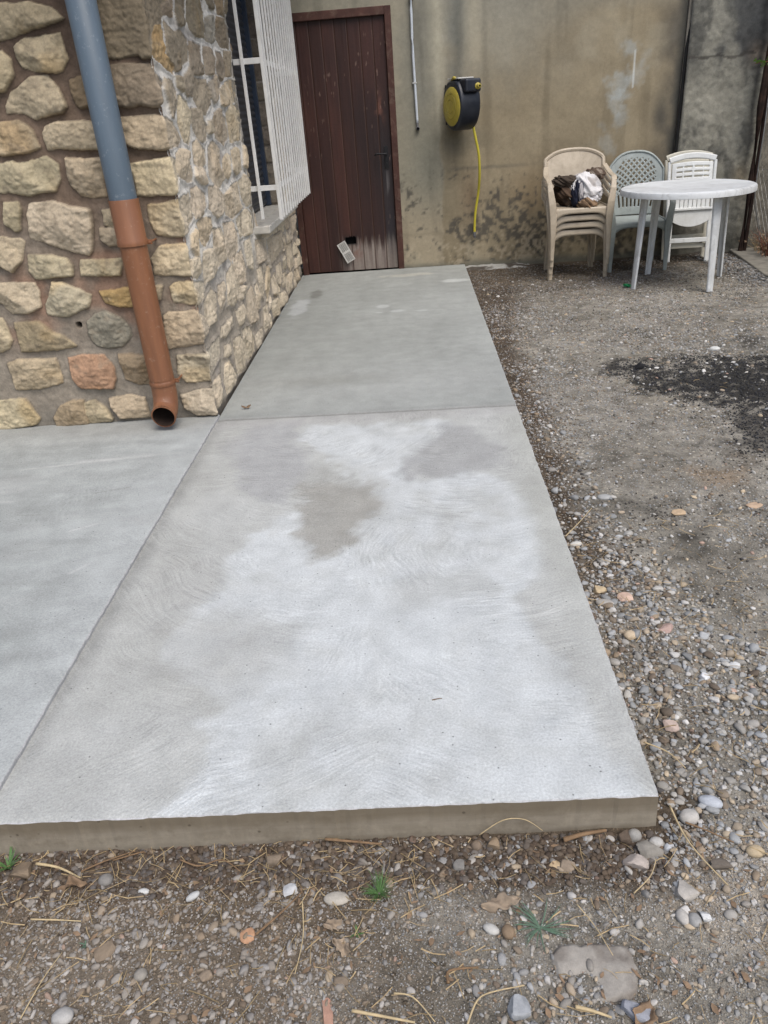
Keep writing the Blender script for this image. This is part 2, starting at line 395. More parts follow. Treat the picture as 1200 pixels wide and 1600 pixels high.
def slabcol(x, y):
    n = fbm(x*3, y*3, 61, 5); n2 = fbm(x*14, y*14, 62, 4)
    c = lerp((.375, .366, .342), (.45, .442, .422), np.clip(.5+.9*n+.3*n2, 0, 1))
    wx = x+.07*fbm(x*5, y*5, 63, 4)+.02*n2; wy = y+.09*fbm(x*5, y*5, 64, 4)+.02*n2
    d = pdist(wx, wy, LIGHT)
    n3 = fbm(x*40, y*40, 65, 3)
    c = lerp(c, DRY, sst(-.03, .03, d+.03*n2+.012*n3)*np.clip(.80+.4*n+.5*n2, 0, 1))
    for P, cc, a in DARKS:
        d = pdist(wx, wy, P); c = lerp(c, np.array(cc)*.88, sst(-.07, .04, d+.07*n2+.02*n3)*a)
    c = lerp(c, (.38, .37, .335), sst(.33, .47, x)*.6*sst(1.5, 2.2, y))
    c = lerp(c, (.385, .375, .35), (1-sst(-.98, -.80, x+.05*n))*.55)
    # far section, poured later: smooth, still greenish grey
    fc = lerp((.285, .286, .268), (.355, .355, .335), np.clip(.5+.9*fbm(x*1.8, y*1.0, 66, 4), 0, 1))
    fc = lerp(fc, (.355, .352, .335), np.exp(-((y-4.25)/.35)**2)*.6)
    fc = lerp(fc, (.215, .21, .188), np.exp(-(((x+.5)/.35)**2+((y-4.35)/.11)**2))*.5)
    for ax, ay, rx, ry, cc, a in ((-.245, 6.2, .05, .06, (.5,.5,.49), .6), (-.13, 6.02, .06, .04, (.5,.5,.49), .55), (.06, 5.98, .05, .03, (.5,.5,.49), .5), (-.27, 6.0, .035, .025, (.5,.5,.49), .45),
                              (-.93, 6.35, .07, .38, (.46,.46,.46), .7), (-.84, 6.85, .06, .20, (.17,.165,.15), .75), (.36, 7.05, .13, .07, (.5,.5,.48), .7), (-.05, 7.45, .25, .08, (.47,.44,.38), .6)):
        q = np.sqrt(((x-ax)/rx)**2+((y-ay)/ry)**2)+.45*n2
        fc = lerp(fc, cc, (1-sst(.6, 1.2, q))*a)
    c = lerp(c, fc, sst(3.76, 3.775, y+.004*n2))
    c = lerp(c, c*.86, np.exp(-((y-3.76)/.045)**2)); c = c*np.array([.965, 1.0, 1.005])  # soft shading beside the cross joint, painted as a darker band
    c = lerp(c, c*.80, (1-sst(-1.06, -.985, x+.02*n))*sst(1.2, 1.6, y)*(y < 3.77))  # contact shade of the raised terrace edge, put into the path colour
    c = lerp(c, (.17, .165, .155), np.exp(-((y-3.758-.006*n)/.010)**2)*.85)
    c = lerp(c, (.36, .355, .345), np.exp(-((y-3.68)/.07)**2)*.5)
    return c
def slab(name, x0, x1, y0, y1, zt, zb, cf, mat, label, st=.012, skew=None, dz=None, smat=None):
    xs = np.arange(x0, x1+st*.5, st); ys = np.arange(y0, y1+st*.5, st); xs[-1] = x1; ys[-1] = y1
    A, B = np.meshgrid(xs, ys, indexing='ij'); nx, ny = A.shape
    cc = cf(A.ravel(), B.ravel())
    Zt = zt+.0025*fbm(A*2, B*2, 71, 3); Zt = Zt+(dz(A, B) if dz else 0)
    PX, PY = A.copy(), B.copy()
    if skew: PX, PY = skew(PX, PY)
    Zt[-1, :] -= .002; Zt[:, 0] -= .002
    V = np.stack([PX, PY, Zt], -1).reshape(-1, 3); idx = np.arange(nx*ny).reshape(nx, ny)
    loop = np.concatenate([idx[:, 0], idx[-1, 1:], idx[-2::-1, -1], idx[0, -2:0:-1]])
    n = len(loop); b = len(V)
    L0 = V[loop].copy(); L1 = V[loop].copy(); L1[:, 2] -= .0025
    cen = np.array([(x0+x1)/2, (y0+y1)/2]); 
    out = np.sign(np.stack([(np.isin(loop, idx[-1])*1.-np.isin(loop, idx[0])*1.), (np.isin(loop, idx[:, -1])*1.-np.isin(loop, idx[:, 0])*1.)], -1))
    jt = .0026*vn(L1[:, 0]*60, L1[:, 1]*60, 5); jl = .0012*vn(L1[:, 0]*9, L1[:, 1]*9, 6)
    L1[:, :2] += out*(.0022+jt[:, None]*.7)
    L2 = L0.copy(); L2[:, 2] = zb; L2[:, :2] += out*(.0065+jl[:, None])
    V = np.vstack([V, L1, L2, L0]); k = np.arange(n); k2 = (k+1) % n
    f1 = np.stack([b+2*n+k, b+k, b+k2, b+2*n+k2], -1)[:, ::-1]; f2 = np.stack([b+k, b+n+k, b+n+k2, b+k2], -1)[:, ::-1]
    cols = np.vstack([cc, np.tile(cc[:1]*0+.42, (3*n, 1))*(.9 if smat else 1)])
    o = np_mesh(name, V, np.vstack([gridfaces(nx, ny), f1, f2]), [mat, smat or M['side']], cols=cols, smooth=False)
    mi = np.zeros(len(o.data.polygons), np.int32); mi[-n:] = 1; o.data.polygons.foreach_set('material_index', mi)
    sm = np.ones(len(mi), bool); sm[-2*n:] = False; o.data.polygons.foreach_set('use_smooth', sm)
    tag(o, label, kind='structure'); return o
sk = lambda a, b: (a+(b-1.2)*.0090*np.clip((a+1.06)/1.56, 0, 1), b+(a-.5)*.013*(1-sst(1.2, 3, b))+(a-.5)*(-.02)*(1-sst(0, 4, abs(b-3.76)*6)))
joint = lambda a, b: -.008*np.exp(-((b-3.757)/.011)**2)-.003*np.exp(-((a+1.05)/.012)**2)
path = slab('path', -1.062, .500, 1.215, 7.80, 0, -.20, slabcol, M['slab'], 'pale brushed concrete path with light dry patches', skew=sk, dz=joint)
def leftcol(x, y):
    n = fbm(x*1.6, y*1.2, 81, 5); n2 = fbm(x*3, y*14, 82, 4)
    c = lerp((.275, .285, .278), (.395, .408, .404), np.clip(.5+.8*n+.55*n2+.2*fbm(x*12, y*12, 85, 4), 0, 1))
    c = lerp(c, (.41, .42, .42), sst(-1.35, -1.08, x)*.5)
    c = lerp(c, (.30, .30, .29), sst(3.45, 3.8, y+n*.2)*.75)
    c = c*np.array([.985, 1.0, .985])
    for ax, ay, L_, an, w_ in ((-1.75,3.25,.16,.12,.006),(-1.45,3.3,.22,.10,.012),(-1.62,2.75,.10,-.05,.004),(-1.35,2.62,.07,.5,.006),(-1.5,2.45,.08,.15,.005),(-1.25,2.3,.05,.9,.006),(-1.9,2.9,.15,-.1,.008),(-1.8,2.15,.12,.1,.008),(-1.35,2.95,.09,.3,.004)):
        u = (x-ax)*np.cos(an)+(y-ay)*np.sin(an); v = -(x-ax)*np.sin(an)+(y-ay)*np.cos(an)+.008*n
        c = lerp(c, (.52, .52, .51) if w_ > .005 else (.2, .2, .19), (1-sst(.7, 1, abs(u)/L_))*np.exp(-(v/w_)**2)*(.35+.3*sst(-.2, .3, n2)))
    return lerp(c, (.36, .37, .36), sst(.3, .6, fbm(x*2, y*9, 84, 3))*.5)
terr = slab('terrace', -3.2, -1.0640, 1.19, 3.84, .013, -.20, leftcol, M['slab_smooth'], 'smoother grey concrete terrace left of the joint', st=.01, smat=M['slab_smooth'])
STONES = [["n",-610,1911,-490,1906,-400,1883,-358,1843,-432,1825,-561,1807,-650,1786,-744,1799,-708,1911],["n",-605,1755,-552,1779,-392,1792,-390,1726,-381,1698,-422,1655,-449,1648,-536,1667,-590,1681,-607,1721],["n",-745,1748,-664,1739,-636,1709,-641,1653,-692,1599,-744,1595,-791,1606],["n",-708,1534,-671,1583,-571,1633,-486,1635,-453,1589,-435,1515,-458,1495,-538,1485,-584,1475,-643,1507,-710,1512],["b",-387,1613,-320,1630,-264,1619,-283,1512,-370,1503,-391,1520,-398,1564],["b",-206,1915,-1,1900,509,1957,135,1750,25,1679,-51,1675,-65,1690,-181,1684,-208,1693,-211,1796],["n",-834,1476,-749,1470,-670,1474,-633,1454,-618,1431,-604,1361,-658,1342,-790,1341,-868,1371],["n",-569,1420,-550,1441,-486,1456,-375,1452,-318,1440,-308,1410,-327,1335,-404,1340,-523,1352,-567,1352,-572,1390],["b",-204,1657,-105,1658,-32,1649,36,1616,132,1583,88,1545,-17,1486,-107,1500,-160,1493,-208,1503,-214,1551,-216,1609],["n",-211,1455,-49,1455,-25,1450,187,1420,273,1350,218,1323,-28,1314,-147,1326,-187,1340,-209,1372,-212,1418],["n",-888,1310,-801,1305,-746,1313,-715,1299,-585,1321,-541,1287,-552,1224,-581,1178,-710,1166,-838,1187,-924,1201],["n",-492,1307,-328,1296,-333,1257,-350,1138,-413,1134,-464,1146,-497,1188,-504,1245],["n",-204,1264,-36,1276,32,1280,117,1259,117,1178,78,1140,-23,1124,-85,1124,-200,1130,-197,1200],["n",-845,1139,-773,1138,-768,1109,-799,1021,-824,1013,-864,1048,-862,1090],["l",-723,1122,-638,1133,-503,1099,-437,1078,-446,1015,-478,898,-496,882,-558,894,-757,977,-753,1053,-748,1082],["n",-383,1075,-327,1083,-295,1069,-299,1011,-328,1003,-385,1011],["n",-412,996,-330,995,-317,973,-336,915,-387,914,-415,946],["n",-995,984,-902,986,-814,972,-798,962,-836,869,-896,824,-920,839,-944,854,-1029,882],["n",-799,897,-680,890,-612,868,-592,835,-601,792,-737,787,-790,786,-812,823],["n",-545,854,-346,850,-345,819,-364,774,-558,787,-556,824],["n",-200,840,-143,893,-41,899,-4,901,26,871,90,771,77,729,-10,751,-198,767,-193,809],["n",-159,1081,-23,1092,244,1101,266,995,88,952,-21,933,-107,939,-143,955,-165,1011],["n",-1062,781,-969,775,-801,764,-789,722,-810,650,-870,626,-958,624,-985,661,-998,681,-1090,696],["l",-711,763,-660,759,-537,688,-560,634,-687,591,-778,611,-770,657,-744,692],["y",-486,703,-418,707,-321,719,-309,691,-325,619,-401,622,-470,651],["l",-132,702,-96,718,-2,721,237,669,199,610,115,595,-13,612,-124,624,-131,661],["n",-196,711,-168,709,-191,647,-206,648],["n",-1117,614,-1023,603,-1014,569,-1001,491,-1030,454,-1076,435,-1173,443],["o",-963,575,-836,577,-806,546,-776,515,-724,493,-679,441,-781,428,-969,428,-967,499],["g",-589,561,-541,595,-481,605,-413,568,-379,509,-377,475,-437,426,-508,416,-563,434,-599,485],["n",-194,563,-162,578,-20,576,114,514,142,438,44,425,-12,409,-120,406,-200,396,-210,441],["n",-1062,367,-991,387,-804,380,-794,289,-801,249,-938,227,-1059,229,-1059,296],["r",-736,376,-662,391,-546,384,-512,322,-514,251,-539,207,-709,212,-736,265],["o",-467,384,-323,370,-298,348,-316,219,-397,216,-459,248,-463,319],["l",-164,355,-32,356,11,356,355,351,305,259,71,237,-14,212,-138,212,-178,261],["n",-1259,179,-1159,173,-1025,175,-1001,116,-981,61,-1001,30,-1213,-1,-1316,6],["o",-844,127,-777,149,-717,145,-713,44,-723,4,-900,2,-900,56],["n",-711,129,-657,142,-606,102,-581,36,-595,21,-709,17,-712,87],["n",-574,147,-460,161,-384,140,-376,34,-438,33,-540,34,-566,99],["l",-187,138,-108,159,-6,168,-6,85,0,32,-23,21,-123,29,-180,75],["b",229,1917,586,1956,549,1888,519,1869,350,1869,260,1890],["b",635,1962,842,1984,728,1857,592,1845,559,1882],["b",879,1988,1192,2023,1234,1953,1135,1827,944,1824,823,1851,798,1884],["b",1299,2034,1551,2062,1519,1996,1386,1990],["b",1599,2067,1882,2098,1803,1990,1602,1988],["g",1236,1930,1448,1961,1435,1837,1329,1813,1153,1825],["b",1556,1959,1777,1971,1934,1915,1829,1820,1551,1812,1449,1854],["y",142,1849,258,1817,295,1795,226,1703,366,1665,350,1625,178,1656,55,1681,77,1760],["b",339,1837,444,1807,464,1796,620,1821,741,1789,691,1701,474,1650,375,1639,283,1706,313,1790],["b",771,1784,1019,1778,953,1647,761,1636,697,1666,741,1753],["b",1079,1782,1325,1781,1360,1743,1298,1667,1199,1652,1034,1650,1037,1703],["b",1410,1778,1575,1771,1511,1675,1451,1631,1344,1669],["b",1630,1791,1889,1797,1847,1715,1825,1669,1589,1653,1550,1694],["b",162,1599,309,1590,344,1551,221,1436,169,1443,158,1502,128,1553],["b",370,1612,495,1616,437,1553,369,1572],["b",507,1603,662,1664,669,1608,630,1535,517,1540,485,1574],["b",703,1616,1009,1618,1094,1573,1085,1509,872,1445,775,1469,671,1520,670,1564],["g",1078,1604,1285,1651,1451,1631,1274,1527,1128,1509,1075,1549],["n",1362,1578,1652,1637,1917,1636,1822,1523,1435,1494,1322,1502],["n",353,1531,415,1532,522,1505,539,1462,472,1354,412,1319,328,1336,270,1421],["b",574,1476,672,1476,821,1430,879,1390,818,1328,696,1320,557,1374,536,1418],["b",894,1414,993,1420,971,1356,862,1359],["b",1082,1452,1211,1477,1402,1425,1396,1328,1235,1281,1033,1338,1028,1396],["n",1421,1442,1526,1486,1863,1505,1914,1430,1802,1298,1416,1292,1432,1372],["n",139,1288,241,1304,353,1285,394,1187,367,1152,254,1157,130,1198,123,1247],["n",478,1317,594,1331,737,1276,708,1214,563,1199,450,1236],["l",447,1210,668,1189,684,1120,540,1123,426,1170],["n",818,1288,951,1316,1109,1268,1050,1169,1074,1124,992,1069,833,1091,739,1164],["n",1128,1207,1270,1235,1380,1212,1357,1140,1211,1105,1098,1131],["n",1429,1246,1598,1257,1719,1214,1638,1132,1470,1105,1401,1138],["n",1810,1259,1958,1233,1858,1118,1742,1145],["n",1518,1056,1722,1084,1916,1038,1876,899,1638,898,1541,958],["n",1009,1020,1350,1058,1486,1059,1504,973,1480,903,1197,875,988,922],["n",288,1115,427,1118,574,1071,573,1020,387,981,287,983,256,1053],["n",670,1092,842,1088,1007,1031,978,946,769,931,613,996],["y",123,919,265,938,262,851,150,819,95,867],["y",298,953,443,965,630,942,620,891,406,829,316,862],["n",622,881,825,865,879,790,839,706,569,686,523,758],["n",893,878,1121,861,1254,784,1211,694,947,653,856,726],["n",1260,855,1628,887,1813,828,1778,713,1309,752],["n",322,811,531,799,554,699,535,670,250,661,246,744],["n",1020,664,1294,668,1355,545,1298,478,1011,497,960,592],["l",1386,692,1658,697,1654,572,1582,490,1397,550],["b",1788,658,2147,606,2145,476,1774,497],["b",2277,587,2944,555,3069,423,2586,403,2267,411],["n",70,813,238,820,226,747,114,718,36,743],["n",175,584,353,609,461,565,362,456,182,457,124,503],["n",514,598,682,586,645,491,496,462,465,531],["n",770,615,966,638,1011,497,830,415,678,461],["n",1013,485,1201,459,1151,393,1006,412],["o",1216,392,1413,416,1524,312,1426,183,1228,205,1153,276],["n",1543,390,1657,395,1691,276,1686,220,1533,227],["n",1705,468,1918,458,1905,360,1821,247,1712,299],["y",2012,427,2167,414,2142,254,1971,200,1921,284],["n",2535,349,2816,332,2779,190,2555,186,2447,255],["n",2207,301,2449,317,2442,129,2222,191],["n",3207,401,3546,385,3544,188,3271,183,3136,259],["n",440,380,730,378,728,330,488,316,383,344],["n",853,373,1105,365,1080,268,891,277],["n",430,279,609,247,595,209,456,207,378,236],["n",672,248,879,223,952,120,891,7,658,41,622,152],["n",958,234,1187,202,1267,86,1231,27,958,26,917,104],["l",1293,106,1654,83,1532,-1,1315,10],["n",15,187,236,176,231,85,145,46,65,51],["n",348,187,492,179,622,53,563,22,312,33,292,112],["n",1728,196,1948,175,1900,36,1702,12,1657,97],["n",2069,163,2334,136,2310,14,2078,38],["n",2484,136,2720,102,2730,8,2482,22],["n",2937,193,3317,157,3296,18,2979,31,2909,97],["n",3469,129,3898,107,3867,-21,3521,-19],["n",3998,70,4356,27,4306,-56,4001,-28],["n",3835,287,4143,259,4138,85,3844,136],["b",3602,588,4118,564,4073,439,3608,447],["n",4317,560,4401,454,4319,291,4074,326]]
# ---------------------------------------------------------------- stone house
XC, YC, DEP = -1.055+.024, 3.80+.024, .024       # mortar planes lie DEP behind the stone faces
rng = np.random.RandomState(7)
PAL = dict(n=(.435,.36,.245), l=(.49,.42,.305), b=(.245,.20,.142), g=(.29,.255,.205), y=(.38,.26,.12), o=(.32,.25,.165), r=(.34,.215,.135))
house = thing('stone_house', 'rubble stone house corner with pale pointing and barred side window', 'house', (-1.055, 3.8, 0))
HL = Vector((1.055, -3.8, 0))
def masonry(S, Zg, stones, seed, side):
    """stones: list of (kind, [(s,z)..]); returns height and colour arrays"""
    D = np.full(S.shape, -1.0); ID = np.full(S.shape, -1)
    def stamp(k, poly, fit):
        P = np.array(poly); a, b = P.min(0)-.03, P.max(0)+.03
        i0, i1 = np.searchsorted(S[:, 0], [a[0], b[0]]); j0, j1 = np.searchsorted(Zg[0], [a[1], b[1]])
        if i1-i0 < 2 or j1-j0 < 2: return False
        sub = (slice(i0, i1), slice(j0, j1)); x, z = S[sub], Zg[sub]
        d = pdist(x, z, poly)
        if fit:
            d = np.minimum(d, -D[sub]-.022)
            if d.max() < .028: return False
        m = d > D[sub]; D[sub] = np.where(m, d, D[sub]); ID[sub] = np.where(m, k, ID[sub]); return True
    K = []; C = []
    for kind, poly in stones:
        stamp(len(K), poly, False); K.append(kind); C.append(np.mean(poly, 0))
    r = random.Random(seed)
    s0, s1, z0, z1 = S[0, 0], S[-1, 0], Zg[0, 0], Zg[0, -1]
    z = z0-.02
    while z < z1:
        h = r.uniform(.12, .19); s = s0-r.uniform(0, .1)
        while s < s1:
            wd = r.uniform(.15, .33); cx = s+wd/2; cz = z+h/2+r.uniform(-.012, .012); n = 9; poly = []
            for q in range(n):
                a = 2*math.pi*q/n+r.uniform(-.2, .2); ca, sa = math.cos(a), math.sin(a); e = .55
                poly.append((cx+(wd/2-.014)*math.copysign(abs(ca)**e, ca)*r.uniform(.9, 1.02), cz+(h/2-.011)*math.copysign(abs(sa)**e, sa)*r.uniform(.88, 1.02)))
            traced = (-1.17 < cx < 1.9 and cz < 1.95)
            if not traced and stamp(len(K), poly, True):
                K.append('b' if (cz > 1.45 and r.random() < .8) or cz > 1.75 else r.choice('nnnnnlllog')); C.append((cx, cz))
            s += wd+r.uniform(0, .012)
        z += h
    K = np.array(K); C = np.array(C); n = len(K); rs = np.random.RandomState(seed)
    sid = sst(-.012, .012, S) if side is None else side
    De = D+.0065+.0015*sid*sst(.3, .8, Zg)+.0065*fbm(S*20, Zg*20, seed+1, 3)+.0010*vn(S*90, Zg*90, seed+2)
    Hs = (.031*(1-sid)+.022*sid)
    stone = sst(-.001, .004, De); idc = np.clip(ID, 0, n-1)
    tx, tz, tb = rs.uniform(-.09, .09, n), rs.uniform(-.10, .10, n), rs.uniform(-.006, .006, n)
    tilt = np.full(S.shape, 1.0)
    for q in range(5):      # hammer-dressed faces: the lowest of a few random planes
        ta, tc, tk = rs.uniform(-.30, .30, n), rs.uniform(-.34, .34, n), rs.uniform(.001, .010, n)
        tilt = np.minimum(tilt, ta[idc]*(S-C[idc, 0]+.01*fbm(S*14, Zg*14, seed+30+q, 2))+tc[idc]*(Zg-C[idc, 1])+tk[idc])
    tilt = np.clip(tilt+tb[idc]+.004, -.017, .012)
    ox = rs.uniform(0, 50, n)[idc]
    ch = .006*(np.abs(fbm(S*8+ox, Zg*11, seed+3, 4))*2-.6)+.005*(np.abs(fbm(S*30+ox, Zg*38, seed+4, 3))*2-.5)
    prof = 1-np.exp(-np.maximum(De, 0)/.0032)
    Hh = prof*(Hs+tilt+ch)
    mort = .0035*fbm(S*12, Zg*12, seed+5, 5)+.0015*fbm(S*60, Zg*60, seed+6, 2)
    Hh = np.where(De > 0, np.maximum(Hh, mort), mort+np.clip(.008+D*.25, 0, .008)*(.5+sid))
    base = np.array([PAL[k] for k in K]); base = base*rs.uniform(.84, 1.12, n)[:, None]*(1+rs.uniform(-.025, .025, (n, 3)))
    cs = base[idc]; nz = fbm(S*7+ox, Zg*7, seed+7, 5)
    cs = cs*(1+.30*nz[..., None]); cs = lerp(cs, cs*.55, sst(.30, .42, np.abs(fbm(S*11+ox, Zg*16, seed+21, 4))*-1+.42)*.45); cs = lerp(cs, cs*np.array([1.0, .84, .62]), sst(.2, .6, fbm(S*5+ox, Zg*5+9, seed+8, 3))*.5)
    cs = lerp(cs, (.53, .46, .36), (sid*(1-sst(.8, 2.1, Zg))*.6))
    cs = lerp(cs, (.20, .165, .12), sst(.15, .6, fbm(S*20+ox, Zg*30, seed+9, 4))*.5)
    cs = lerp(cs, cs*.68, sst(1.2, 2.0, Zg+.12*nz)*(.7-.3*sid))  # stones darker towards the eaves
    cs = cs*(1+.14*(sid*np.ones(S.shape))[..., None])         # side faces brightened in the colour for the light they catch
    mn = fbm(S*4, Zg*4, seed+10, 4)
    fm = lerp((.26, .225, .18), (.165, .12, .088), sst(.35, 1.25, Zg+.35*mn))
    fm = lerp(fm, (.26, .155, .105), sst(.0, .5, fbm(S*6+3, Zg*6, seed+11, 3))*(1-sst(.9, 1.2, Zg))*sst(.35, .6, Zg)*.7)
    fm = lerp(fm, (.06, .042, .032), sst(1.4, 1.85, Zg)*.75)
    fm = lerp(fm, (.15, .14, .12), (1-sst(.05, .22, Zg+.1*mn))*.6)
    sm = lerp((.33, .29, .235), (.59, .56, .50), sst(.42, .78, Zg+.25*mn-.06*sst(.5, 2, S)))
    sm = lerp(sm, (.30, .27, .24), sst(.05, .6, fbm(S*9, Zg*9, seed+12, 4))*.7)
    mc = lerp(fm, sm, 1.0*sid if np.ndim(sid) else np.full(S.shape, float(sid)))
    mc = mc*(1+.2*fbm(S*40, Zg*40, seed+13, 3)[..., None])
    c = lerp(mc, cs, stone)
    c = lerp(c, c*.5, np.exp(-((De+.001)/.003)**2)*.5*(1-.8*sid))     # darker along the joint edge
    c = lerp(c, (.13, .115, .095), (1-sst(0, .035, Zg+.01*mn))*.8)
    # small drain hole
    q = np.hypot(S-HOLE[0], Zg-HOLE[1]); Hh = np.where(q < .016, -.05, Hh); c = lerp(c, (.01, .01, .01), (1-sst(.011, .018, q)))
    return Hh, c
HOLE = (-.640, .543)
ST = [(s[0], [(s[i]/1000, s[i+1]/1000) for i in range(1, len(s), 2)]) for s in STONES]
WY0, WY1, WZ0, WZ1 = 5.70, 7.10, .735, 2.45
ss = np.concatenate([np.arange(-2.15, -1.25, .012), np.arange(-1.25, -.02, .0043), np.arange(-.02, .02, .003), np.arange(.02, 1.9, .0052), np.arange(1.9, 4.10, .0075)])
zz = np.concatenate([np.arange(-.02, 2.12, .0046), np.arange(2.12, 2.86, .02)])
S, Zg = np.meshgrid(ss, zz, indexing='ij')
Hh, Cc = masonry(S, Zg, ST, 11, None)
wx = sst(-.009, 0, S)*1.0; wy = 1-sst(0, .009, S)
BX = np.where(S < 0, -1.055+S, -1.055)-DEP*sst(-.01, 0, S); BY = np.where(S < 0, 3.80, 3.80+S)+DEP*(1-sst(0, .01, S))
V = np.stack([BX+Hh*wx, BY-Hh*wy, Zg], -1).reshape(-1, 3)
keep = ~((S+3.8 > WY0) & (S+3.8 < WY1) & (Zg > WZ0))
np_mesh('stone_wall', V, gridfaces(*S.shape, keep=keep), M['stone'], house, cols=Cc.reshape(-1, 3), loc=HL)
M['render_plain'] = m_plain('plain_render', (.30, .27, .22), .9, .1)
b = MB(); b.box(-6, -1.235, 3.90, 7.78, 0, 2.84); b.box(-6, -3.15, 3.85, 3.9, 0, 2.84)
b.build('light_block_core', M['render_plain'], house, loc=HL)  # hidden volume filling the house, added to block light
M['shade_roof'] = m_plain('shade_roof_edge', (.22, .15, .11), .85, .2)
b = MB(); b.box(-6.4, -.62, 3.36, 7.79, 2.86, 3.02); b.build('shade_roof', M['shade_roof'], house, bevel=.01, loc=HL)  # unseen roof slab, its overhang added to shade the walls

# far jamb of the window recess: blocks with paler joints, shade put into their colour
jx = np.arange(-1.235, -1.050, .006); jz = np.arange(WZ0, 2.45, .0068)
JX, JZ = np.meshgrid(jx, jz, indexing='ij')
jst = []; r = random.Random(3); z = WZ0+.02
while z < 2.4:
    h = r.uniform(.13, .19); jst.append(('b', [(-1.30, z), (-1.064, z+r.uniform(-.01, .01)), (-1.062, z+h-.02), (-1.30, z+h-.02+r.uniform(-.01, .01))])); z += h+.005
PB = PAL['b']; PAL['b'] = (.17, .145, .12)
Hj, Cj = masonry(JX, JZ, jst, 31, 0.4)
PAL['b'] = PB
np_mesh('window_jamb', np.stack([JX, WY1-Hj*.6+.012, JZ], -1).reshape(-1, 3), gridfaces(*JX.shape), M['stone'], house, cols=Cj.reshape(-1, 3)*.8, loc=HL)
b = MB(); b.box(-1.235, -1.075, WY0-.12, WY0-.005, WZ0, 2.46); b.box(-1.235, -1.085, WY0-.1, WY1+.1, 2.43, 2.6)
b.build('window_lintel', M['render_plain'], house, loc=HL)
# roller shutter
M['shutter'] = m_plain('shutter_slats', (.035, .038, .045), .45, .4, dirt=(.10, .09, .08), damt=.4)
b = MB(); sec = []; z = WZ0+.02
pr = []
while z < 2.44:
    for t in range(6): pr.append((-1.205+.009*math.sin(math.pi*t/5), z+.040*t/5))
    z += .045
V = []; Fs = []
for (x, z) in pr: V += [(x, WY0-.03, z), (x, WY1+.0, z)]
for i in range(len(pr)-1): Fs.append((2*i, 2*i+1, 2*i+3, 2*i+2))
b.add(V, Fs).build('roller_shutter', M['shutter'], house, loc=HL)
M['rail'] = m_plain('shutter_rail', (.035, .05, .08), .4, .4)
for ya, yb in ((WY1-.045, WY1-.006), (WY0, WY0+.04)):
    b = MB(); b.box(-1.225, -1.165, ya, yb, WZ0+.01, 2.44); b.build('shutter_rail', M['rail'], house, bevel=.003, loc=HL)
# sill
M['sill'] = m_plain('sill_stone', (.52, .50, .45), .8, .2, .15, 18, dirt=(.16, .14, .11), damt=.6, dscale=9, bump=.2)
b = MB(); b.box(-1.23, -.965, 5.655, 7.30, .685, .738)
sill = b.build('window_sill', M['sill'], house, bevel=.009, seg=3, loc=HL)
# protruding cage
M['white_metal'] = m_plain('white_painted_iron', (.68, .68, .665), .4, .5, .10, 9, dirt=(.42, .38, .31), damt=.45, dscale=14)
GX = -.872; gy0, gy1 = 5.655, 7.52; gt, gb = 2.62, .775
b = MB()
for z in (.985, 1.742, 2.48):
    b.box(-1.06, GX, gy0-.010, gy0+.006, z-.017, z+.017)
    b.box(GX-.014, GX-.008, gy0, gy1, z-.017, z+.017)
    b.box(-1.06, GX, gy1-.008, gy1+.008, z-.017, z+.017)
cage = b.build('window_grille', M['white_metal'], house, bevel=.002, loc=HL)
def gbar(x, y, zb, w=.026, d=.010):
    b = MB(); b.box(x-d/2, x+d/2, y-w/2, y+w/2, zb, gt); o = b.build('grille_bar', M['white_metal'], cage, bevel=.002)
    return o
NB = 15
for k in range(NB):
    y = gy0+(gy1-gy0)*k/(NB-1); o = gbar(GX, y, gb, .020 if k else .026, .0135 if k else .024)
gbar(-1.0, gy0-.018, gb+.01, .012, .022); 
for y in (gy1,): gbar(-1.0, y+.018, gb+.01, .012, .022)

# ---------------------------------------------------------------- downpipe
def pipe_mat(name, c, d, streak):
    k = NT(name, .45, .4); co = k.coord(); f = k.noise(k.coord((9, 9, 1.2)), 1.5, 5, .6, .3); g = k.noise(co, 40, 4, .7)
    cc = k.mix(k.ramp(f, .35, .75, 0, .75), c, streak); cc = k.mix(k.ramp(g, .60, .72, 0, .45), cc, d); k.col(cc); k.bump(g, .12, .001); return k.m
M['pipe_blue'] = pipe_mat('grey_blue_pvc', (.105, .14, .175), (.26, .29, .31), (.07, .095, .12))
M['pipe_terra'] = pipe_mat('terracotta_pvc', (.245, .105, .05), (.36, .27, .20), (.115, .052, .03))
dp = thing('downpipe', 'round rainwater downpipe, grey blue above and terracotta below, on the stone corner', 'downpipe', (-1.29, 3.715, 0))
b = MB(); b.lathe([(.0625, 1.09), (.0625, 2.88), (.058, 2.88), (.058, 1.09)], 32, cap=False); b.build('upper_pipe', M['pipe_blue'], dp, smooth=True)
b = MB()
P = [Vector((0, 0, 1.125)), Vector((0, 0, .9)), Vector((0, 0, .30)), Vector((0, 0, .20)), Vector((0, -.008, .165)), Vector((0, -.026, .125)), Vector((0, -.052, .085))]
prof = [(.066, 1.125), (.068, 1.12), (.068, .95), (.071, .945), (.071, .930), (.0635, .925), (.0625, .60), (.0625, .27)]
b.lathe(prof, 32)
EL = smoothpath([(0, 0, .27), (0, 0, .21), (0, -.008, .165), (0, -.032, .125), (0, -.070, .104), (0, -.094, .098)], 4)
b.sweep(EL, circ(.0625, 32), None, up=(1, 0, 0), cap=False)
MI = MB().sweep(EL[::-1][:-3], circ(.0567, 32), None, up=(1, 0, 0), cap=False)
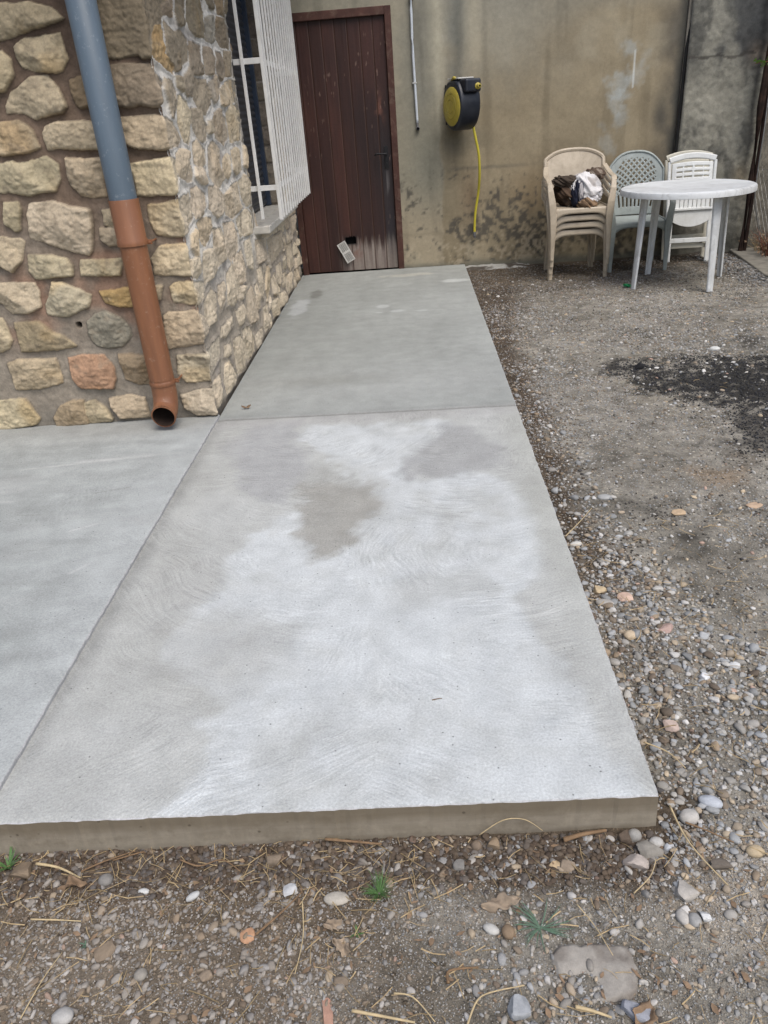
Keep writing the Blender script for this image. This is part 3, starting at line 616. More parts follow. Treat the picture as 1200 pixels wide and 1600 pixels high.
# lip joining outer and inner wall
b.sweep([(0, -.0935, .0981), (0, -.0955, .0976)], circ(.0632, 32), [1, .89], up=(1, 0, 0), cap=False)
b.lathe([(.0636, .262), (.066, .258), (.066, .242), (.0636, .238)], 32)
low = b.build('lower_pipe', M['pipe_terra'], dp, smooth=True)
M['pipe_in'] = m_plain('shaded_pipe_inside', (.028, .018, .014), .8, .2, .3, 20); MI.build('pipe_bore', M['pipe_in'], dp, smooth=True)  # shade inside the pipe mouth, put into a dark bore colour
d = low.modifiers.new('e', 'EDGE_SPLIT'); d.split_angle = R(40)
for z in (.93, .25):
    q_ = .0712 if z > .5 else .0655
    b = MB(); b.lathe([(q_-.002, z-.008), (q_, z-.006), (q_, z+.006), (q_-.002, z+.008)], 28)
    b.box(q_-.004, q_+.016, .010, .022, z-.010, z+.010); b.tube([(q_+.008, .02, z), (q_+.008, .11, z)], .005, 8); b.tube([(q_+.008, .0, z), (q_+.008, .012, z)], .006, 6)
    b.build('pipe_clip', M['pipe_terra'], dp, smooth=False, bevel=.001)

# ---------------------------------------------------------------- back walls
YB = 7.80
bwall = thing('rendered_wall', 'tall stained tan plaster wall behind the door and hose reel', 'wall', (.7, YB, 0))
st = .014
wxs = np.arange(-1.30, 2.515, st); wzs = np.concatenate([np.arange(-.12, 2.35, st), np.arange(2.35, 3.2, .06)])
A, B = np.meshgrid(wxs, wzs, indexing='ij')
def plcol(x, z):
    n = fbm(x*1.6, z*1.6, 101, 5); n2 = fbm(x*6, z*6, 102, 5); n3 = fbm(x*28, z*28, 103, 3); vs = fbm(x*9, z*.8, 104, 4)
    c = lerp((.245, .208, .145), (.165, .136, .092), np.clip(.5+.8*n+.45*n2+.2*n3, 0, 1))
    c = lerp(c, (.235, .225, .188), sst(1.2, 2.1, z+.25*n2)*(1-sst(.9, 1.9, x+.3*n))*.85)
    c = lerp(c, (.20, .19, .158), sst(1.9, 2.2, z+.2*n)*.6)
    e = .36+.035*fbm(z*5, z*0+1, 106, 4)
    leftp = 1-sst(e-.01, e+.01, x)
    c = lerp(c, lerp((.205, .195, .158), (.27, .235, .175), 1-sst(.3, .9, z)), leftp*.8)
    c = lerp(c, (.14, .14, .125), np.exp(-((x-.17-.05*n2)/.11)**2)*sst(.9, 1.5, z+.2*n2)*.55)
    c = lerp(c, (.15, .15, .125), np.exp(-((x-.22)/.16)**2)*np.exp(-((z-.95)/.4)**2)*.7)
    c = lerp(c, (.33, .31, .245), np.exp(-((x-.36-.02*n2)/.055)**2)*sst(1.1, 1.3, z)*.7)
    c = lerp(c, (.115, .12, .11), np.exp(-((x-.53+.03*n2)/.085)**2)*sst(1.35, 1.9, z+.15*n2)*.75)
    c = lerp(c, (.33, .30, .23), np.exp(-((x-.68)/.07)**2)*sst(1.6, 1.8, z)*.5)
    c = lerp(c, (.11, .105, .085), np.exp(-((x-.55)/.22)**2-((z-1.10+.05*n2)/.10)**2)*.6)
    c = lerp(c, (.10, .095, .08), np.exp(-((z-.87-.015*n2)/.015)**2)*sst(.38, .5, x)*(1-sst(1.0, 1.4, x))*.55)
    c = lerp(c, (.15, .105, .068), np.exp(-((x-.62)/.09)**2-((z-.62)/.2)**2)*.6)
    c = lerp(c, c*.66, sst(.0, .5, vs)*.6); c = lerp(c, (.26, .235, .18), sst(.15, .5, fbm(x*3+7, z*2.2, 105, 5))*.5)
    c = lerp(c, (.20, .145, .085), np.exp(-((z-.62+.1*n2)/.22)**2)*sst(.8, 1.2, x)*.45)
    # black mould, thickening to the foot of the wall
    mo = sst(-.05, .55, n2*.5+1.0*n3+.55*np.exp(-((z-.28)/.25)**2)*sst(.35, .7, x)-.28+.25*np.exp(-((z-.5)/.2)**2)*np.exp(-((x-.95)/.25)**2))
    c = lerp(c, (.055, .052, .047), mo*(1-sst(.75, 1.05, z))*.85)
    c = lerp(c, (.36, .31, .235), sst(.1, .4, -n3+.5*n2)*(1-sst(.15, .45, z))*.45)
    c = lerp(c, (.10, .10, .085), (1-sst(-.02, .05, z+.03*n2))*.85)
    c = lerp(c, (.075, .07, .062), sst(2.18, 2.50, x+.12*n+.05*n2)*.80*(.55+.45*sst(-.3, .3, n2)))
    c = lerp(c, (.045, .045, .043), np.exp(-((x-2.36)/.07)**2-((z-1.2)/.18)**2)*.7)
    c = lerp(c, (.05, .05, .045), sst(2.42, 2.50, x)*.8)
    # old bluish white paint smears
    for px, pz, rx, rz, a in ((2.02,1.72,.07,.07,.8),(1.97,1.50,.09,.11,.8),(2.10,1.53,.07,.08,.6),(1.93,1.30,.07,.08,.7),(1.98,1.38,.10,.04,.7),(2.0,1.20,.06,.07,.6),(1.90,.98,.05,.05,.5),(2.18,1.68,.05,.03,.35),(1.83,1.15,.06,.06,.4)):
        q = np.sqrt(((x-px)/rx)**2+((z-pz)/rz)**2)*.8+1.5*n2+.7*n3
        c = lerp(c, (.33, .37, .385), (1-sst(.05, 1.15, q))*a*.48)
    c = lerp(c, (.45, .47, .47), (np.abs(x-2.085) < .008)*(z > 1.42)*(z < 1.72)*.7)
    return c*np.array([1.20, 1.19, 1.15])*(1+.09*n3[..., None])
lp = 1-sst(.35, .37, A+.035*fbm(B*5, B*0+1, 106, 4)*-1)
Hw = .010*fbm(A*1.5, B*1.5, 111, 4)+.003*fbm(A*9, B*9, 112, 3)+.007*lp*sst(.28, .34, B)*(1-sst(1.0, 1.4, B))
DX0, DX1, DZ1 = -1.05, -.045, 2.195
keep = ~((A > DX0-.2) & (A < DX1-.008) & (B < DZ1-.008))
np_mesh('plaster_face', np.stack([A-.7, 0*A-Hw, B], -1).reshape(-1, 3), gridfaces(*A.shape, keep=keep), M['plaster'], bwall, cols=plcol(A.ravel(), B.ravel()))
b = MB(); b.box(-.7+DX1, 1.815, .03, .25, -.3, 3.2); b.box(-3.0, -.7+DX1, .03, .25, DZ1, 3.2); b.box(-3, -1.78, .03, .25, -.3, DZ1)
b.build('masonry_core', M['render_plain'], bwall)
M['footing'] = m_plain('footing_concrete', (.22, .21, .19), .95, .1, .3, 14, dirt=(.07, .06, .05), damt=.8, dscale=7, bump=.6)
# rough strip of mortar left at the foot of the wall
fx = np.arange(.56, 1.35, .012); fy = np.arange(0, .26, .012); FA, FB = np.meshgrid(fx, fy, indexing='ij')
fz = -.045+.028*sst(0, .1, .20+.05*fbm(FA*6, FA*0, 7, 3)-FB)*(1-sst(1.05, 1.25, FA))+.012*fbm(FA*18, FB*18, 9, 3)
fc = lerp((.07, .06, .05), (.33, .325, .30), sst(-.1, .35, fbm(FA*9, FB*14, 10, 4)+.35*np.exp(-((FA-.85)/.2)**2)))
foot = np_mesh('wall_footing', np.stack([FA-.7, -FB, fz], -1).reshape(-1, 3), gridfaces(*FA.shape, flip=True), M['rough'], bwall, cols=fc.reshape(-1, 3))

rw = thing('roughcast_wall', 'dark weathered grey roughcast wall right of the black seam', 'wall', (2.53, YB-.05, 0))
wxs = np.concatenate([np.arange(0, .95, .012), np.arange(.95, 5, .05)]); wzs = np.concatenate([np.arange(-.12, 2.3, .013), np.arange(2.3, 3.2, .06)])
A, B = np.meshgrid(wxs, wzs, indexing='ij')
def rgcol(x, z):
    n = fbm(x*2.2, z*1.6, 121, 5); n2 = fbm(x*8, z*6, 122, 5); n3 = fbm(x*34, z*34, 123, 3); vs = fbm(x*14, z*2, 124, 4)
    c = lerp((.15, .145, .12), (.27, .26, .215), np.clip(.5+.8*n+.3*n2, 0, 1))
    c = lerp(c, (.045, .048, .052), sst(1.45, 1.75, z+.25*n2+.1*n)*sst(.22, .4, x+.1*n2)*.82)
    c = lerp(c, (.05, .05, .048), sst(.12, .5, n2+.4*vs)*.65)
    c = lerp(c, (.06, .06, .056), (1-sst(.0, .22, x+.08*n2))*sst(1.35, 1.6, z)*.6)
    c = lerp(c, (.04, .04, .04), (1-sst(0, .025, x))*.8)
    c = lerp(c, (.30, .25, .17), np.exp(-(((x-.60)/.07)**2+((z-.62)/.13)**2))*.8)
    c = lerp(c, (.33, .26, .19), np.exp(-(((x-.62)/.08)**2+((z-1.62)/.08)**2))*.5)
    c = lerp(c, (.035, .035, .035), np.exp(-((x-.63-.03*n2)/.03)**2)*sst(.5, .9, z)*.8)
    c = lerp(c, (.06, .058, .05), (1-sst(.0, .35, z+.1*n2))*.75)
    c = lerp(c, (.05, .045, .04), (np.abs(z-1.615-.03*n2) < .010)*(x < .6)*.7)
    c = lerp(c, (.17, .15, .12), sst(.72, .8, x)*.6)
    return np.clip(c*(1+.16*n3[..., None]), .01, 1)
Hr = .022*fbm(A*4, B*3, 131, 5)+.007*fbm(A*22, B*22, 132, 3)
np_mesh('roughcast_face', np.stack([A, -Hr, B], -1).reshape(-1, 3), gridfaces(*A.shape), M['rough'], rw, cols=rgcol(A.ravel(), B.ravel()))
M['seamdark'] = m_plain('seam_shade_dark', (.02, .02, .02), .9, .1)
b = MB(); b.box(-.016, 5, .03, .3, -.3, 3.2); b.build('masonry_core', M['render_plain'], rw)
b = MB(); b.tube([(-.010, .02, -.05), (-.014, .018, .9), (-.008, .02, 1.7), (.03, .015, 2.0), (.05, .02, 3.1)], .013, 6); b.build('seam_shadow_line', M['seamdark'], rw)  # dark tube standing in for the shadow line at the seam

# ---------------------------------------------------------------- door
door = thing('plank_door', 'dark red wooden plank door, scorched and bleached at its lower right', 'door', (-.52, YB, 0))
M['frame'] = m_plain('door_frame_paint', (.065, .028, .021), .6, .3, .35, 10, dirt=(.17, .12, .09), damt=.6, dscale=12, bump=.3)
b = MB(); b.box(.425, .482, -.014, .06, -.02, 2.20); b.box(-.53, .425, -.014, .06, 2.135, 2.20); b.box(-.53, -.475, -.012, .06, -.02, 2.135)
b.build('door_frame', M['frame'], door, bevel=.004)
pw = .1125; dx = np.arange(-.475, .4251, .0045); dz = np.arange(.012, 2.136, .009)
A, B = np.meshgrid(dx, dz, indexing='ij')
ph = (A+.475)/pw; pid = np.floor(ph); fr = (ph-pid)*pw; gd = np.minimum(fr, pw-fr)
hd = -.0075*(1-sst(.001, .0055, gd))+.0012*vn(pid*7.7, pid*3.1, 5)+.0008*fbm(A*60, B*3, 141, 3)
n1 = fbm(A*5, B*2.2, 142, 4); n2 = fbm(A*55, B*3.5, 143, 4); n3 = fbm(A*18, B*9, 144, 4)
c = lerp((.050, .019, .014), (.031, .013, .011), np.clip(.5+n1, 0, 1)); c = c*(1+.22*n2[..., None])*(1+.25*vn(pid*3.3+.5, pid*1.7, 6)[..., None])
c = lerp(c, (.030, .012, .011), sst(1.3, 2.1, B+.2*n1)*sst(-.1, .35, A)*.35)
c = lerp(c, (.018, .010, .010), np.exp(-((B-.8)/.75)**4)*sst(-.2, .3, A+.12*n1)*.85)
bl = sst(.0, .16, .34-B*1.0+.12*n1+.08*n2)*sst(-.02, .12, A+.06*n1+.14)                    # bare bleached foot
c = lerp(c, lerp((.17, .135, .12), (.27, .235, .205), np.clip(.5+n2, 0, 1)), bl*.85)
c = lerp(c, (.17, .06, .04), np.exp(-(((A-.02)/.07)**2+((B-.22)/.09)**2))*sst(-.2, .3, n3)*.6)
c = lerp(c, (.13, .055, .038), np.exp(-(((A-.33)/.04)**2+((B-1.42)/.12)**2))*sst(-.1, .3, n3)*.8)
c = lerp(c, (.016, .014, .016), np.exp(-(((A-.355)/.06)**2+((B-.95)/.26)**2))*.9)
c = lerp(c, (.02, .018, .022), np.exp(-(((A-.37)/.06)**2+((B-.42)/.30)**2))*.8)
c = lerp(c, (.16, .15, .15), np.exp(-(((A-.36)/.022)**2+((B-.78)/.13)**2))*sst(-.1, .4, n2)*.5)
wear = sst(.50, .62, fbm(A*55, B*14, 146, 3))*sst(.0, .4, fbm(A*3, B*3, 147, 2)); c = lerp(c, (.24, .16, .13), wear*.5)
c = lerp(c, (.012, .007, .006), (1-sst(.0008, .003, gd))*.8)
c = lerp(c, (.09, .045, .03), sst(.003, .004, gd)*(1-sst(.005, .006, gd))*.5)
c = lerp(c, (.018, .008, .007), sst(2.085, 2.13, B)*.6)
hole = (A > -.085) & (A < .020) & (B > .262) & (B < .325+.01*n2)
c = lerp(c, (.012, .01, .01), np.exp(-(np.maximum(np.maximum(-.085-A, A-.02), np.maximum(.262-B, B-.325)).clip(0)/.012)**2)*.8)
leaf = np_mesh('door_planks', np.stack([A, .022-hd, B], -1).reshape(-1, 3), gridfaces(*A.shape, keep=~hole), M['door'], door, cols=np.clip(c, .004, 1).reshape(-1, 3))
M['black'] = m_plain('dark_interior', (.006, .006, .006), .9, .05)
b = MB(); b.box(-.53, .48, .06, .09, -.02, 2.19); b.build('dark_behind_hole', M['black'], door)  # near-black panel standing in for the shade behind the hole
M['iron'] = m_plain('blackened_iron', (.02, .02, .022), .55, .5, metal=.6)
b = MB(); b.box(.352, .388, .008, .016, .92, 1.11); b.tube([(.37, .01, 1.045), (.37, -.035, 1.045)], .009, 10); b.tube(smoothpath([(.37, -.033, 1.045), (.33, -.036, 1.048), (.28, -.034, 1.05), (.262, -.03, 1.035)]), .008, 8)
b.lathe([(.0, .018), (.007, .018), (.007, .01), (.0, .01)], 10, M=Matrix.Translation((.37, -.01, .965))@Matrix.Rotation(R(90), 4, 'X'))
b.build('door_handle', M['iron'], door, bevel=.0015)

# loose vent cover
M['vent'] = m_plain('off_white_plastic', (.52, .51, .48), .5, .4, .1, 20, dirt=(.25, .22, .18), damt=.4)
vc = thing('vent_cover', 'off white slotted vent cover hanging askew below the hole in the door', 'vent cover', (-.605, YB-.016, .195), 0)
vc.rotation_euler = (R(0), R(-27), 0)
b = MB(); b.box(-.045, .045, -.002, .006, -.100, -.092); b.box(-.045, .045, -.002, .006, .092, .100); b.box(-.045, -.034, -.002, .006, -.092, .092); b.box(.034, .045, -.002, .006, -.092, .092); b.box(-.034, .034, -.002, .006, -.012, .012)
b.build('rim', M['vent'], vc, bevel=.001)
b = MB()
for i in range(9):
    for s_ in (-1, 1):
        z = s_*(.020+i*.0085); b.box(-.034, .034, .0, .004, z-.0022, z+.0022)
for x in (-.017, 0, .017): b.box(x-.002, x+.002, .0, .005, -.092, .092)
b.build('slats', M['vent'], vc)
b = MB(); b.box(-.034, .034, .006, .008, -.092, .092); M['mesh'] = m_plain('grey_gauze', (.20, .195, .18), .8, .2); b.build('gauze', M['mesh'], vc)
# ---------------------------------------------------------------- conduit on the wall
M['white_pvc'] = m_plain('white_conduit', (.50, .54, .58), .4, .5, .12, 15, dirt=(.3, .3, .28), damt=.3)
M['grey_pl'] = m_plain('grey_plastic', (.12, .12, .125), .5, .4)
cd = thing('conduit', 'thin white vertical conduit with a grey end fitting beside the door', 'conduit', (.14, YB-.02, 1.28))
b = MB(); b.tube(smoothpath([(.012, 0, .0), (.006, 0, .25), (-.002, -.002, .6), (0, 0, .95), (-.006, 0, 1.4), (-.004, 0, 1.9)], 5), .0115, 10); b.build('tube', M['white_pvc'], cd, smooth=True)
b = MB(); b.lathe([(0, 0), (.014, 0), (.018, .006), (.018, .030), (.013, .036)], 14, M=Matrix.Translation((.014, .016, -.045))@Matrix.Rotation(R(90), 4, 'X')); b.box(.004, .022, -.012, .012, -.03, .002)
b.build('end_fitting', M['grey_pl'], cd, bevel=.001)
b = MB(); b.lathe([(0, .037), (.009, .037), (.009, .034)], 12, M=Matrix.Translation((.014, .016, -.045))@Matrix.Rotation(R(90), 4, 'X')); b.build('socket_hole', M['black'], cd)
M['clip'] = m_plain('conduit_clip', (.42, .42, .40), .5, .4)
for z in (.32, .95):
    b = MB(); b.box(-.018, .022, -.013, .014, z-.006, z+.006); b.build('clip', M['clip'], cd, bevel=.002)

# ---------------------------------------------------------------- hose reel
M['navy'] = m_plain('navy_black_plastic', (.014, .017, .025), .38, .45, .25, 8, dirt=(.08, .085, .09), damt=.35, dscale=6)
M['yellow'] = m_plain('dull_yellow_plastic', (.42, .34, .055), .45, .4, .15, 8, dirt=(.24, .20, .08), damt=.6, dscale=9)
M['hose'] = m_plain('yellow_hose', (.50, .43, .04), .4, .5, .12, 12)
reel = thing('hose_reel', 'navy wall mounted hose reel with a round yellow side disc', 'hose reel', (.545, YB-.19, 1.405), R(25))
def housing(r, x0, x1, n=40, top=.03):
    P = []
    for k in range(n):
        a = 2*math.pi*k/n; y = math.sin(a)*r*.92; z = math.cos(a)*r*1.12
        if z > r*.98: z = r*.98+(z-r*.98)*.35
        P.append((y, z))
    return P
b = MB(); hp = housing(.185, 0, 0); n = len(hp); rows = []
for x, s_ in ((-.100, .90), (-.092, .965), (-.075, 1.0), (.075, 1.0), (.095, .96), (.105, .87)): rows.append([(x, y*s_, z*s_) for y, z in hp])
V = [p for r_ in rows for p in r_]; Fs = [(i*n+j, i*n+(j+1) % n, (i+1)*n+(j+1) % n, (i+1)*n+j) for i in range(5) for j in range(n)]
Fs += [tuple(range(n)), tuple(5*n+j for j in range(n-1, -1, -1))]; b.add(V, Fs)
hs = b.build('housing', M['navy'], reel, smooth=True, bevel=.004); d = hs.modifiers.new('e', 'EDGE_SPLIT'); d.split_angle = R(32)
b = MB(); b.box(-.07, .085, -.205, -.05, .085, .190); b.build('outlet_hood', M['navy'], reel, bevel=.018, seg=4)
RX = Matrix.Rotation(R(-90), 4, 'Y')
b = MB(); b.lathe([(0, .016), (.05, .017), (.052, .013), (.056, .013), (.058, .017), (.095, .015), (.097, .011), (.101, .011), (.103, .014), (.146, .009), (.154, .002), (.154, -.012)], 48, M=Matrix.Translation((-.098, .0, -.015))@RX)
dk = b.build('side_disc', M['yellow'], reel, smooth=True); d = dk.modifiers.new('e', 'EDGE_SPLIT'); d.split_angle = R(40)
b = MB(); b.box(-.088, .07, -.10, .09, .192, .203); b.build('top_plate', M['vent'], reel, bevel=.004)
b = MB(); b.lathe([(.0, .04), (.014, .04), (.018, .035), (.018, .012), (.026, .010), (.026, 0), (0, 0)], 18, M=Matrix.Translation((.045, -.205, .128))@Matrix.Rotation(R(90), 4, 'X')); b.build('outlet_collar', M['yellow'], reel, smooth=True, bevel=.001)
b = MB(); b.lathe([(.0, .041), (.009, .041), (.009, .036)], 14, M=Matrix.Translation((.045, -.206, .128))@Matrix.Rotation(R(90), 4, 'X')); b.build('outlet_bore', M['black'], reel)
b = MB(); b.tube([(-.075, .03, .19), (-.088, -.03, .205), (-.088, -.06, .20)], .012, 8); b.build('yellow_latch', M['yellow'], reel, smooth=True)
b = MB(); b.box(-.02, .06, .12, .215, -.12, .12); b.box(-.05, .09, .20, .215, -.16, .16); b.build('wall_bracket', M['iron'], reel, bevel=.004)
hz = thing('garden_hose', 'yellow hose hanging down the wall from the reel', 'hose', (.655, YB-.13, .27))
b = MB(); b.tube(smoothpath([(-.01, -.03, .965), (.012, -.04, .86), (.04, -.035, .72), (.048, -.01, .55), (.040, .06, .38), (.012, .08, .2), (.003, .085, .03)], 8), .0115, 12); b.build('hose_tube', M['hose'], hz, smooth=True)
b = MB(); b.tube([(.003, .085, .035), (.003, .085, -.005)], .0155, 12); b.tube([(.003, .085, -.005), (.003, .085, -.02)], .010, 12); b.build('hose_nozzle', M['grey_pl'], hz, smooth=False, bevel=.002)

# ---------------------------------------------------------------- chairs
def grid_part(name, P, mat, parent, solid=.006, keep=None, sub=0):
    nu, nv = P.shape[:2]; o = np_mesh(name, P.reshape(-1, 3), gridfaces(nu, nv, keep=keep), mat, parent)
    if solid: d = o.modifiers.new('s', 'SOLIDIFY'); d.thickness = solid; d.offset = 0
    return o
def arch_apron(w0, w1, ztop, zmid, zend, y0, n=17, bow=.02):
    P = np.zeros((n, 4, 3))
    for i in range(n):
        u = -1+2*i/(n-1)
        for j in range(4):
            t = j/3; zb = zmid-(zmid-zend)*abs(u)**5; P[i, j] = (u*(w0+(w1-w0)*t), y0+bow*u*u-.004*t, ztop+(zb-ztop)*t)
    return P
def seat_grid(wf, wb, yf, yb, z, dip=.014, n=15):
    P = np.zeros((n, n, 3))
    for i in range(n):
        for j in range(n):
            u = -1+2*i/(n-1); v = j/(n-1); wd = wf+(wb-wf)*v
            e = max(abs(u), abs(2*v-1))**6
            zz_ = z-dip*(1-u*u)*math.sin(math.pi*min(1, v*1.1))-.006*e-.018*(1-v)**6
            P[i, j] = (u*wd, yf+(yb-yf)*v+.02*u*u*(1-v), zz_)
    return P
def armchair(label, mat, back_h, kind, sc_=1.0):
    t = thing('plastic_armchair', label, 'chair')
    grid_part('seat', seat_grid(.225, .195, -.225, .19, .425), mat, t, .008)
    grid_part('front_apron', arch_apron(.228, .232, .420, .375, .30, -.228), mat, t, .010)
    for s in (-1, 1): b = MB(); b.sweep([(s*.226, -.2, .40), (s*.208, 0, .405), (s*.196, .19, .41)], rrect(.012, .055)); b.build('seat_side_rail', mat, t, bevel=.003)
    for s in (-1, 1):
        b = MB()   # front leg: flared L section that runs on up into the arm support
        pth = [(s*.238, -.235, 0), (s*.236, -.233, .20), (s*.236, -.230, .36), (s*.246, -.222, .46), (s*.262, -.20, .56), (s*.268, -.17, .625)]
        b.sweep(pth, rrect(.040, .014), [(.72, 1), (1.0, 1), (1.5, 1), (1.5, 1), (1.25, 1), (1.0, .9)], up=(0, 1, 0))
        b.sweep([(s*.253, -.215, 0), (s*.256, -.205, .20), (s*.258, -.195, .40)], rrect(.012, .050), [(1, .7), (1, 1), (1, 1.4)], up=(0, 1, 0))
        b.build('leg', mat, t, bevel=.003)
    for s in (-1, 1):
        b = MB(); b.sweep([(s*.205, .262, 0), (s*.195, .232, .22), (s*.182, .205, .43)], rrect(.046, .014), [(.75, 1), (1, 1), (1.3, 1)], up=(0, 1, 0))
        b.sweep([(s*.222, .248, 0), (s*.214, .215, .22), (s*.203, .185, .42)], rrect(.012, .045), [(1, .8), (1, 1), (1, 1.2)], up=(0, 1, 0)); b.build('leg', mat, t, bevel=.003)
    H = back_h
    for s in (-1, 1):
        if kind == 'tub': pth = [(s*.268, -.175, .615), (s*.274, -.12, .645), (s*.274, 0, .655), (s*.268, .10, .68), (s*.252, .19, .72)]
        else: pth = [(s*.268, -.175, .615), (s*.274, -.12, .640), (s*.274, 0, .650), (s*.262, .11, .655), (s*.235, .20, .64)]
        q = smoothpath(pth, 5); b = MB()
        b.sweep(q, rrect(.046, .016), None, up=(0, 0, 1)); b.build('armrest', mat, t, smooth=False, bevel=.004)
    # backrest with rounded rim
    nu, nv = (61, 61) if kind == 'lattice' else (41, 33)
    P = np.zeros((nu, nv, 3)); keep = np.ones((nu, nv), bool)
    for i in range(nu):
        u = -1+2*i/(nu-1)
        for j in range(nv):
            v = j/(nv-1); 
            if kind == 'tub': wd = .190+.062*sst(0, .75, v); top = H-.055*abs(u)**3.2-.015*u*u
            else: wd = .200+.045*sst(0, .6, v); top = H-.13*abs(u)**3.0-.02*u*u
            zz_ = .43+(top-.43)*v; yy = .195+.115*v-.055*u*u*(.4+.6*v)-(.012*math.sin(math.pi*v))
            P[i, j] = (u*wd, yy, zz_)
            if kind == 'lattice':
                if abs(u) < .72 and .10 < v < .90 and (abs(u)/.78)**3+max(0, (v-.5)/.42)**3 < 1:
                    a = (i+j) % 6; c_ = (i-j) % 6
                    if v > .36: keep[i, j] = not (a in (0, 1, 2) and c_ in (0, 1, 2))
                    else: keep[i, j] = not (i % 5 in (0, 1) and .12 < v < .34)
            else:
                if abs(u) < .55 and .14 < v < .42: keep[i, j] = not (i % 6 in (0, 1))
    grid_part('backrest', P, mat, t, .007, keep=keep)
    rim = [tuple(P[0, j]) for j in range(int(nv*.1), nv-1, 4)]+[tuple(P[i, -1]) for i in range(0, nu, 3)]+[tuple(P[-1, j]) for j in range(nv-2, int(nv*.1), -4)]
    b = MB(); b.sweep(rim, rrect(.034, .030) if kind == 'tub' else rrect(.018, .030), None, up=(0, 1, 0.15)); b.build('back_rim', mat, t, bevel=.004)
    return t
def copytree(o, parent=None):
    c = o.copy(); col.objects.link(c)
    if parent: c.parent = parent
    for ch in [q for q in bpy.data.objects if q.parent == o and q != c]: copytree(ch, c)
    return c
def plastic(name, c, dirt, amt=.55, dscale=6):
    k = NT(name, .45, .4); co = k.coord(); f = k.noise(co, dscale, 6, .7, .5); g = k.noise(k.coord((14, 14, 3)), 2, 5, .7); h = k.noise(co, 70, 3, .7)
    cc = k.mix(k.ramp(f, .46, .72, 0, amt), c, dirt); cc = k.mix(k.ramp(g, .55, .75, 0, amt*.8), cc, [x*.8 for x in dirt]); cc = k.mix(k.ramp(h, .55, .75, 0, .25), cc, dirt)
    k.col(cc); k.bump(h, .08, .001); return k.m
M['beige_pl'] = plastic('aged_beige_plastic', (.44, .375, .285), (.22, .175, .12))
M['green_pl'] = plastic('grey_green_plastic', (.30, .335, .325), (.17, .18, .16))
M['white_pl'] = plastic('weathered_white_plastic', (.66, .675, .665), (.42, .41, .37))
M['cream_pl'] = plastic('yellowed_white_plastic', (.52, .50, .42), (.30, .27, .21))
gr = 'stack of beige plastic armchairs'
GZc = float(gz(1.51, 7.0))
ch0 = armchair('beige plastic armchair on top of the stack, carrying the bundle of cloth', M['beige_pl'], .845, 'tub'); ch0['group'] = gr
SLOC, SROT = Vector((1.505, 7.20, GZc-.004)), R(-2)
labs = ['beige plastic armchair at the bottom of the stack, feet on the soil', 'beige plastic armchair second from the bottom of the stack', 'beige plastic armchair directly under the topmost one of the stack']
for k in range(3):
    c_ = copytree(ch0); c_.location = SLOC+Vector((.002*k, -.014*k, .060*k)); c_.rotation_euler.z = SROT+R((.8, -.6, .4)[k]); c_['label'] = labs[k]
ch0.location = SLOC+Vector((.003, -.045, .180)); ch0.rotation_euler.z = SROT
gc = armchair('grey green plastic armchair with lattice back between beige stack and white folding chairs', M['green_pl'], .955, 'lattice')
gc.location = (2.085, 7.33, float(gz(2.0, 7.2))-.004); gc.rotation_euler.z = R(-6)

# folded white chairs leaning on the wall
def folding(label, mat):
    t = thing('folding_chair', label, 'chair', group='white folding chairs leaning at the wall')
    b = MB()   # outer frame: two uprights joined by a bowed top rail
    for s in (-1, 1):
        b = MB(); b.sweep([(s*.185, -.03, 0), (s*.190, -.01, .35), (s*.198, .03, .86)], rrect(.030, .022), None, up=(0, 1, 0)); b.build('frame_upright', mat, t, bevel=.004)
    b = MB(); b.sweep([(x*.2, .035-.012*x*x+.0, .905-.035*x*x) for x in [k/6 for k in range(-6, 7)]], rrect(.05, .020), None, up=(0, 1, 0)); b.build('top_rail', mat, t, bevel=.005)
    # slotted upper back panel
    nu, nv = 57, 29; P = np.zeros((nu, nv, 3)); keep = np.ones((nu, nv), bool)
    for i in range(nu):
        for j in range(nv):
            u = -1+2*i/(nu-1); v = j/(nv-1); P[i, j] = (u*.175, .005-.018*(1-u*u)+.02*v, .665+.19*v-.012*u*u*(v))
            if j in (9, 10, 15, 16, 21, 22) and abs(u) < .80 and (abs(u)*28) % 13 > 1.2 or False: keep[i, j] = False
    grid_part('back_panel', P, mat, t, .012, keep=keep)
    b = MB(); b.sweep([(x*.18, -.02, .648-.006*x*x) for x in (-1, -.5, 0, .5, 1)], rrect(.018, .022), None, up=(0, 1, 0)); b.build('back_rail', mat, t, bevel=.004)
    b = MB()
    for k in range(9): x = -.150+.0375*k; b.box(x-.0165, x+.0165, -.012, .0, .46, .64)
    b.box(-.17, .17, -.02, -.010, .45, .475); b.build('back_slats', mat, t, bevel=.003)
    b = MB(); n = 17; V = []; 
    for i in range(n):
        u = -1+2*i/(n-1); V += [(u*.185, -.055, .455), (u*.17, -.058, .365-.055*(1-u*u)), (u*.17, -.046, .365-.055*(1-u*u)), (u*.185, -.043, .455)]
    b.add(V, [(4*i+j, 4*i+(j+1) % 4, 4*i+4+(j+1) % 4, 4*i+4+j) for i in range(n-1) for j in range(4)]+[(0, 1, 2, 3), (4*n-1, 4*n-2, 4*n-3, 4*n-4)])
    b.box(-.19, .19, -.075, -.03, .452, .470)
    b.build('folded_seat', mat, t, bevel=.003)
    for s in (-1, 1):
        b = MB(); b.sweep([(s*.165, -.050, .01), (s*.165, -.045, .44)], rrect(.026, .020), None, up=(0, 1, 0)); b.build('leg', mat, t, bevel=.004)
    b = MB(); b.box(-.165, .165, -.058, -.040, .175, .215); b.build('stretcher', mat, t, bevel=.004)
    b = MB(); b.box(-.175, .175, -.025, -.008, .125, .16); b.build('rear_stretcher', M['cream_pl'], t, bevel=.004)
    return t
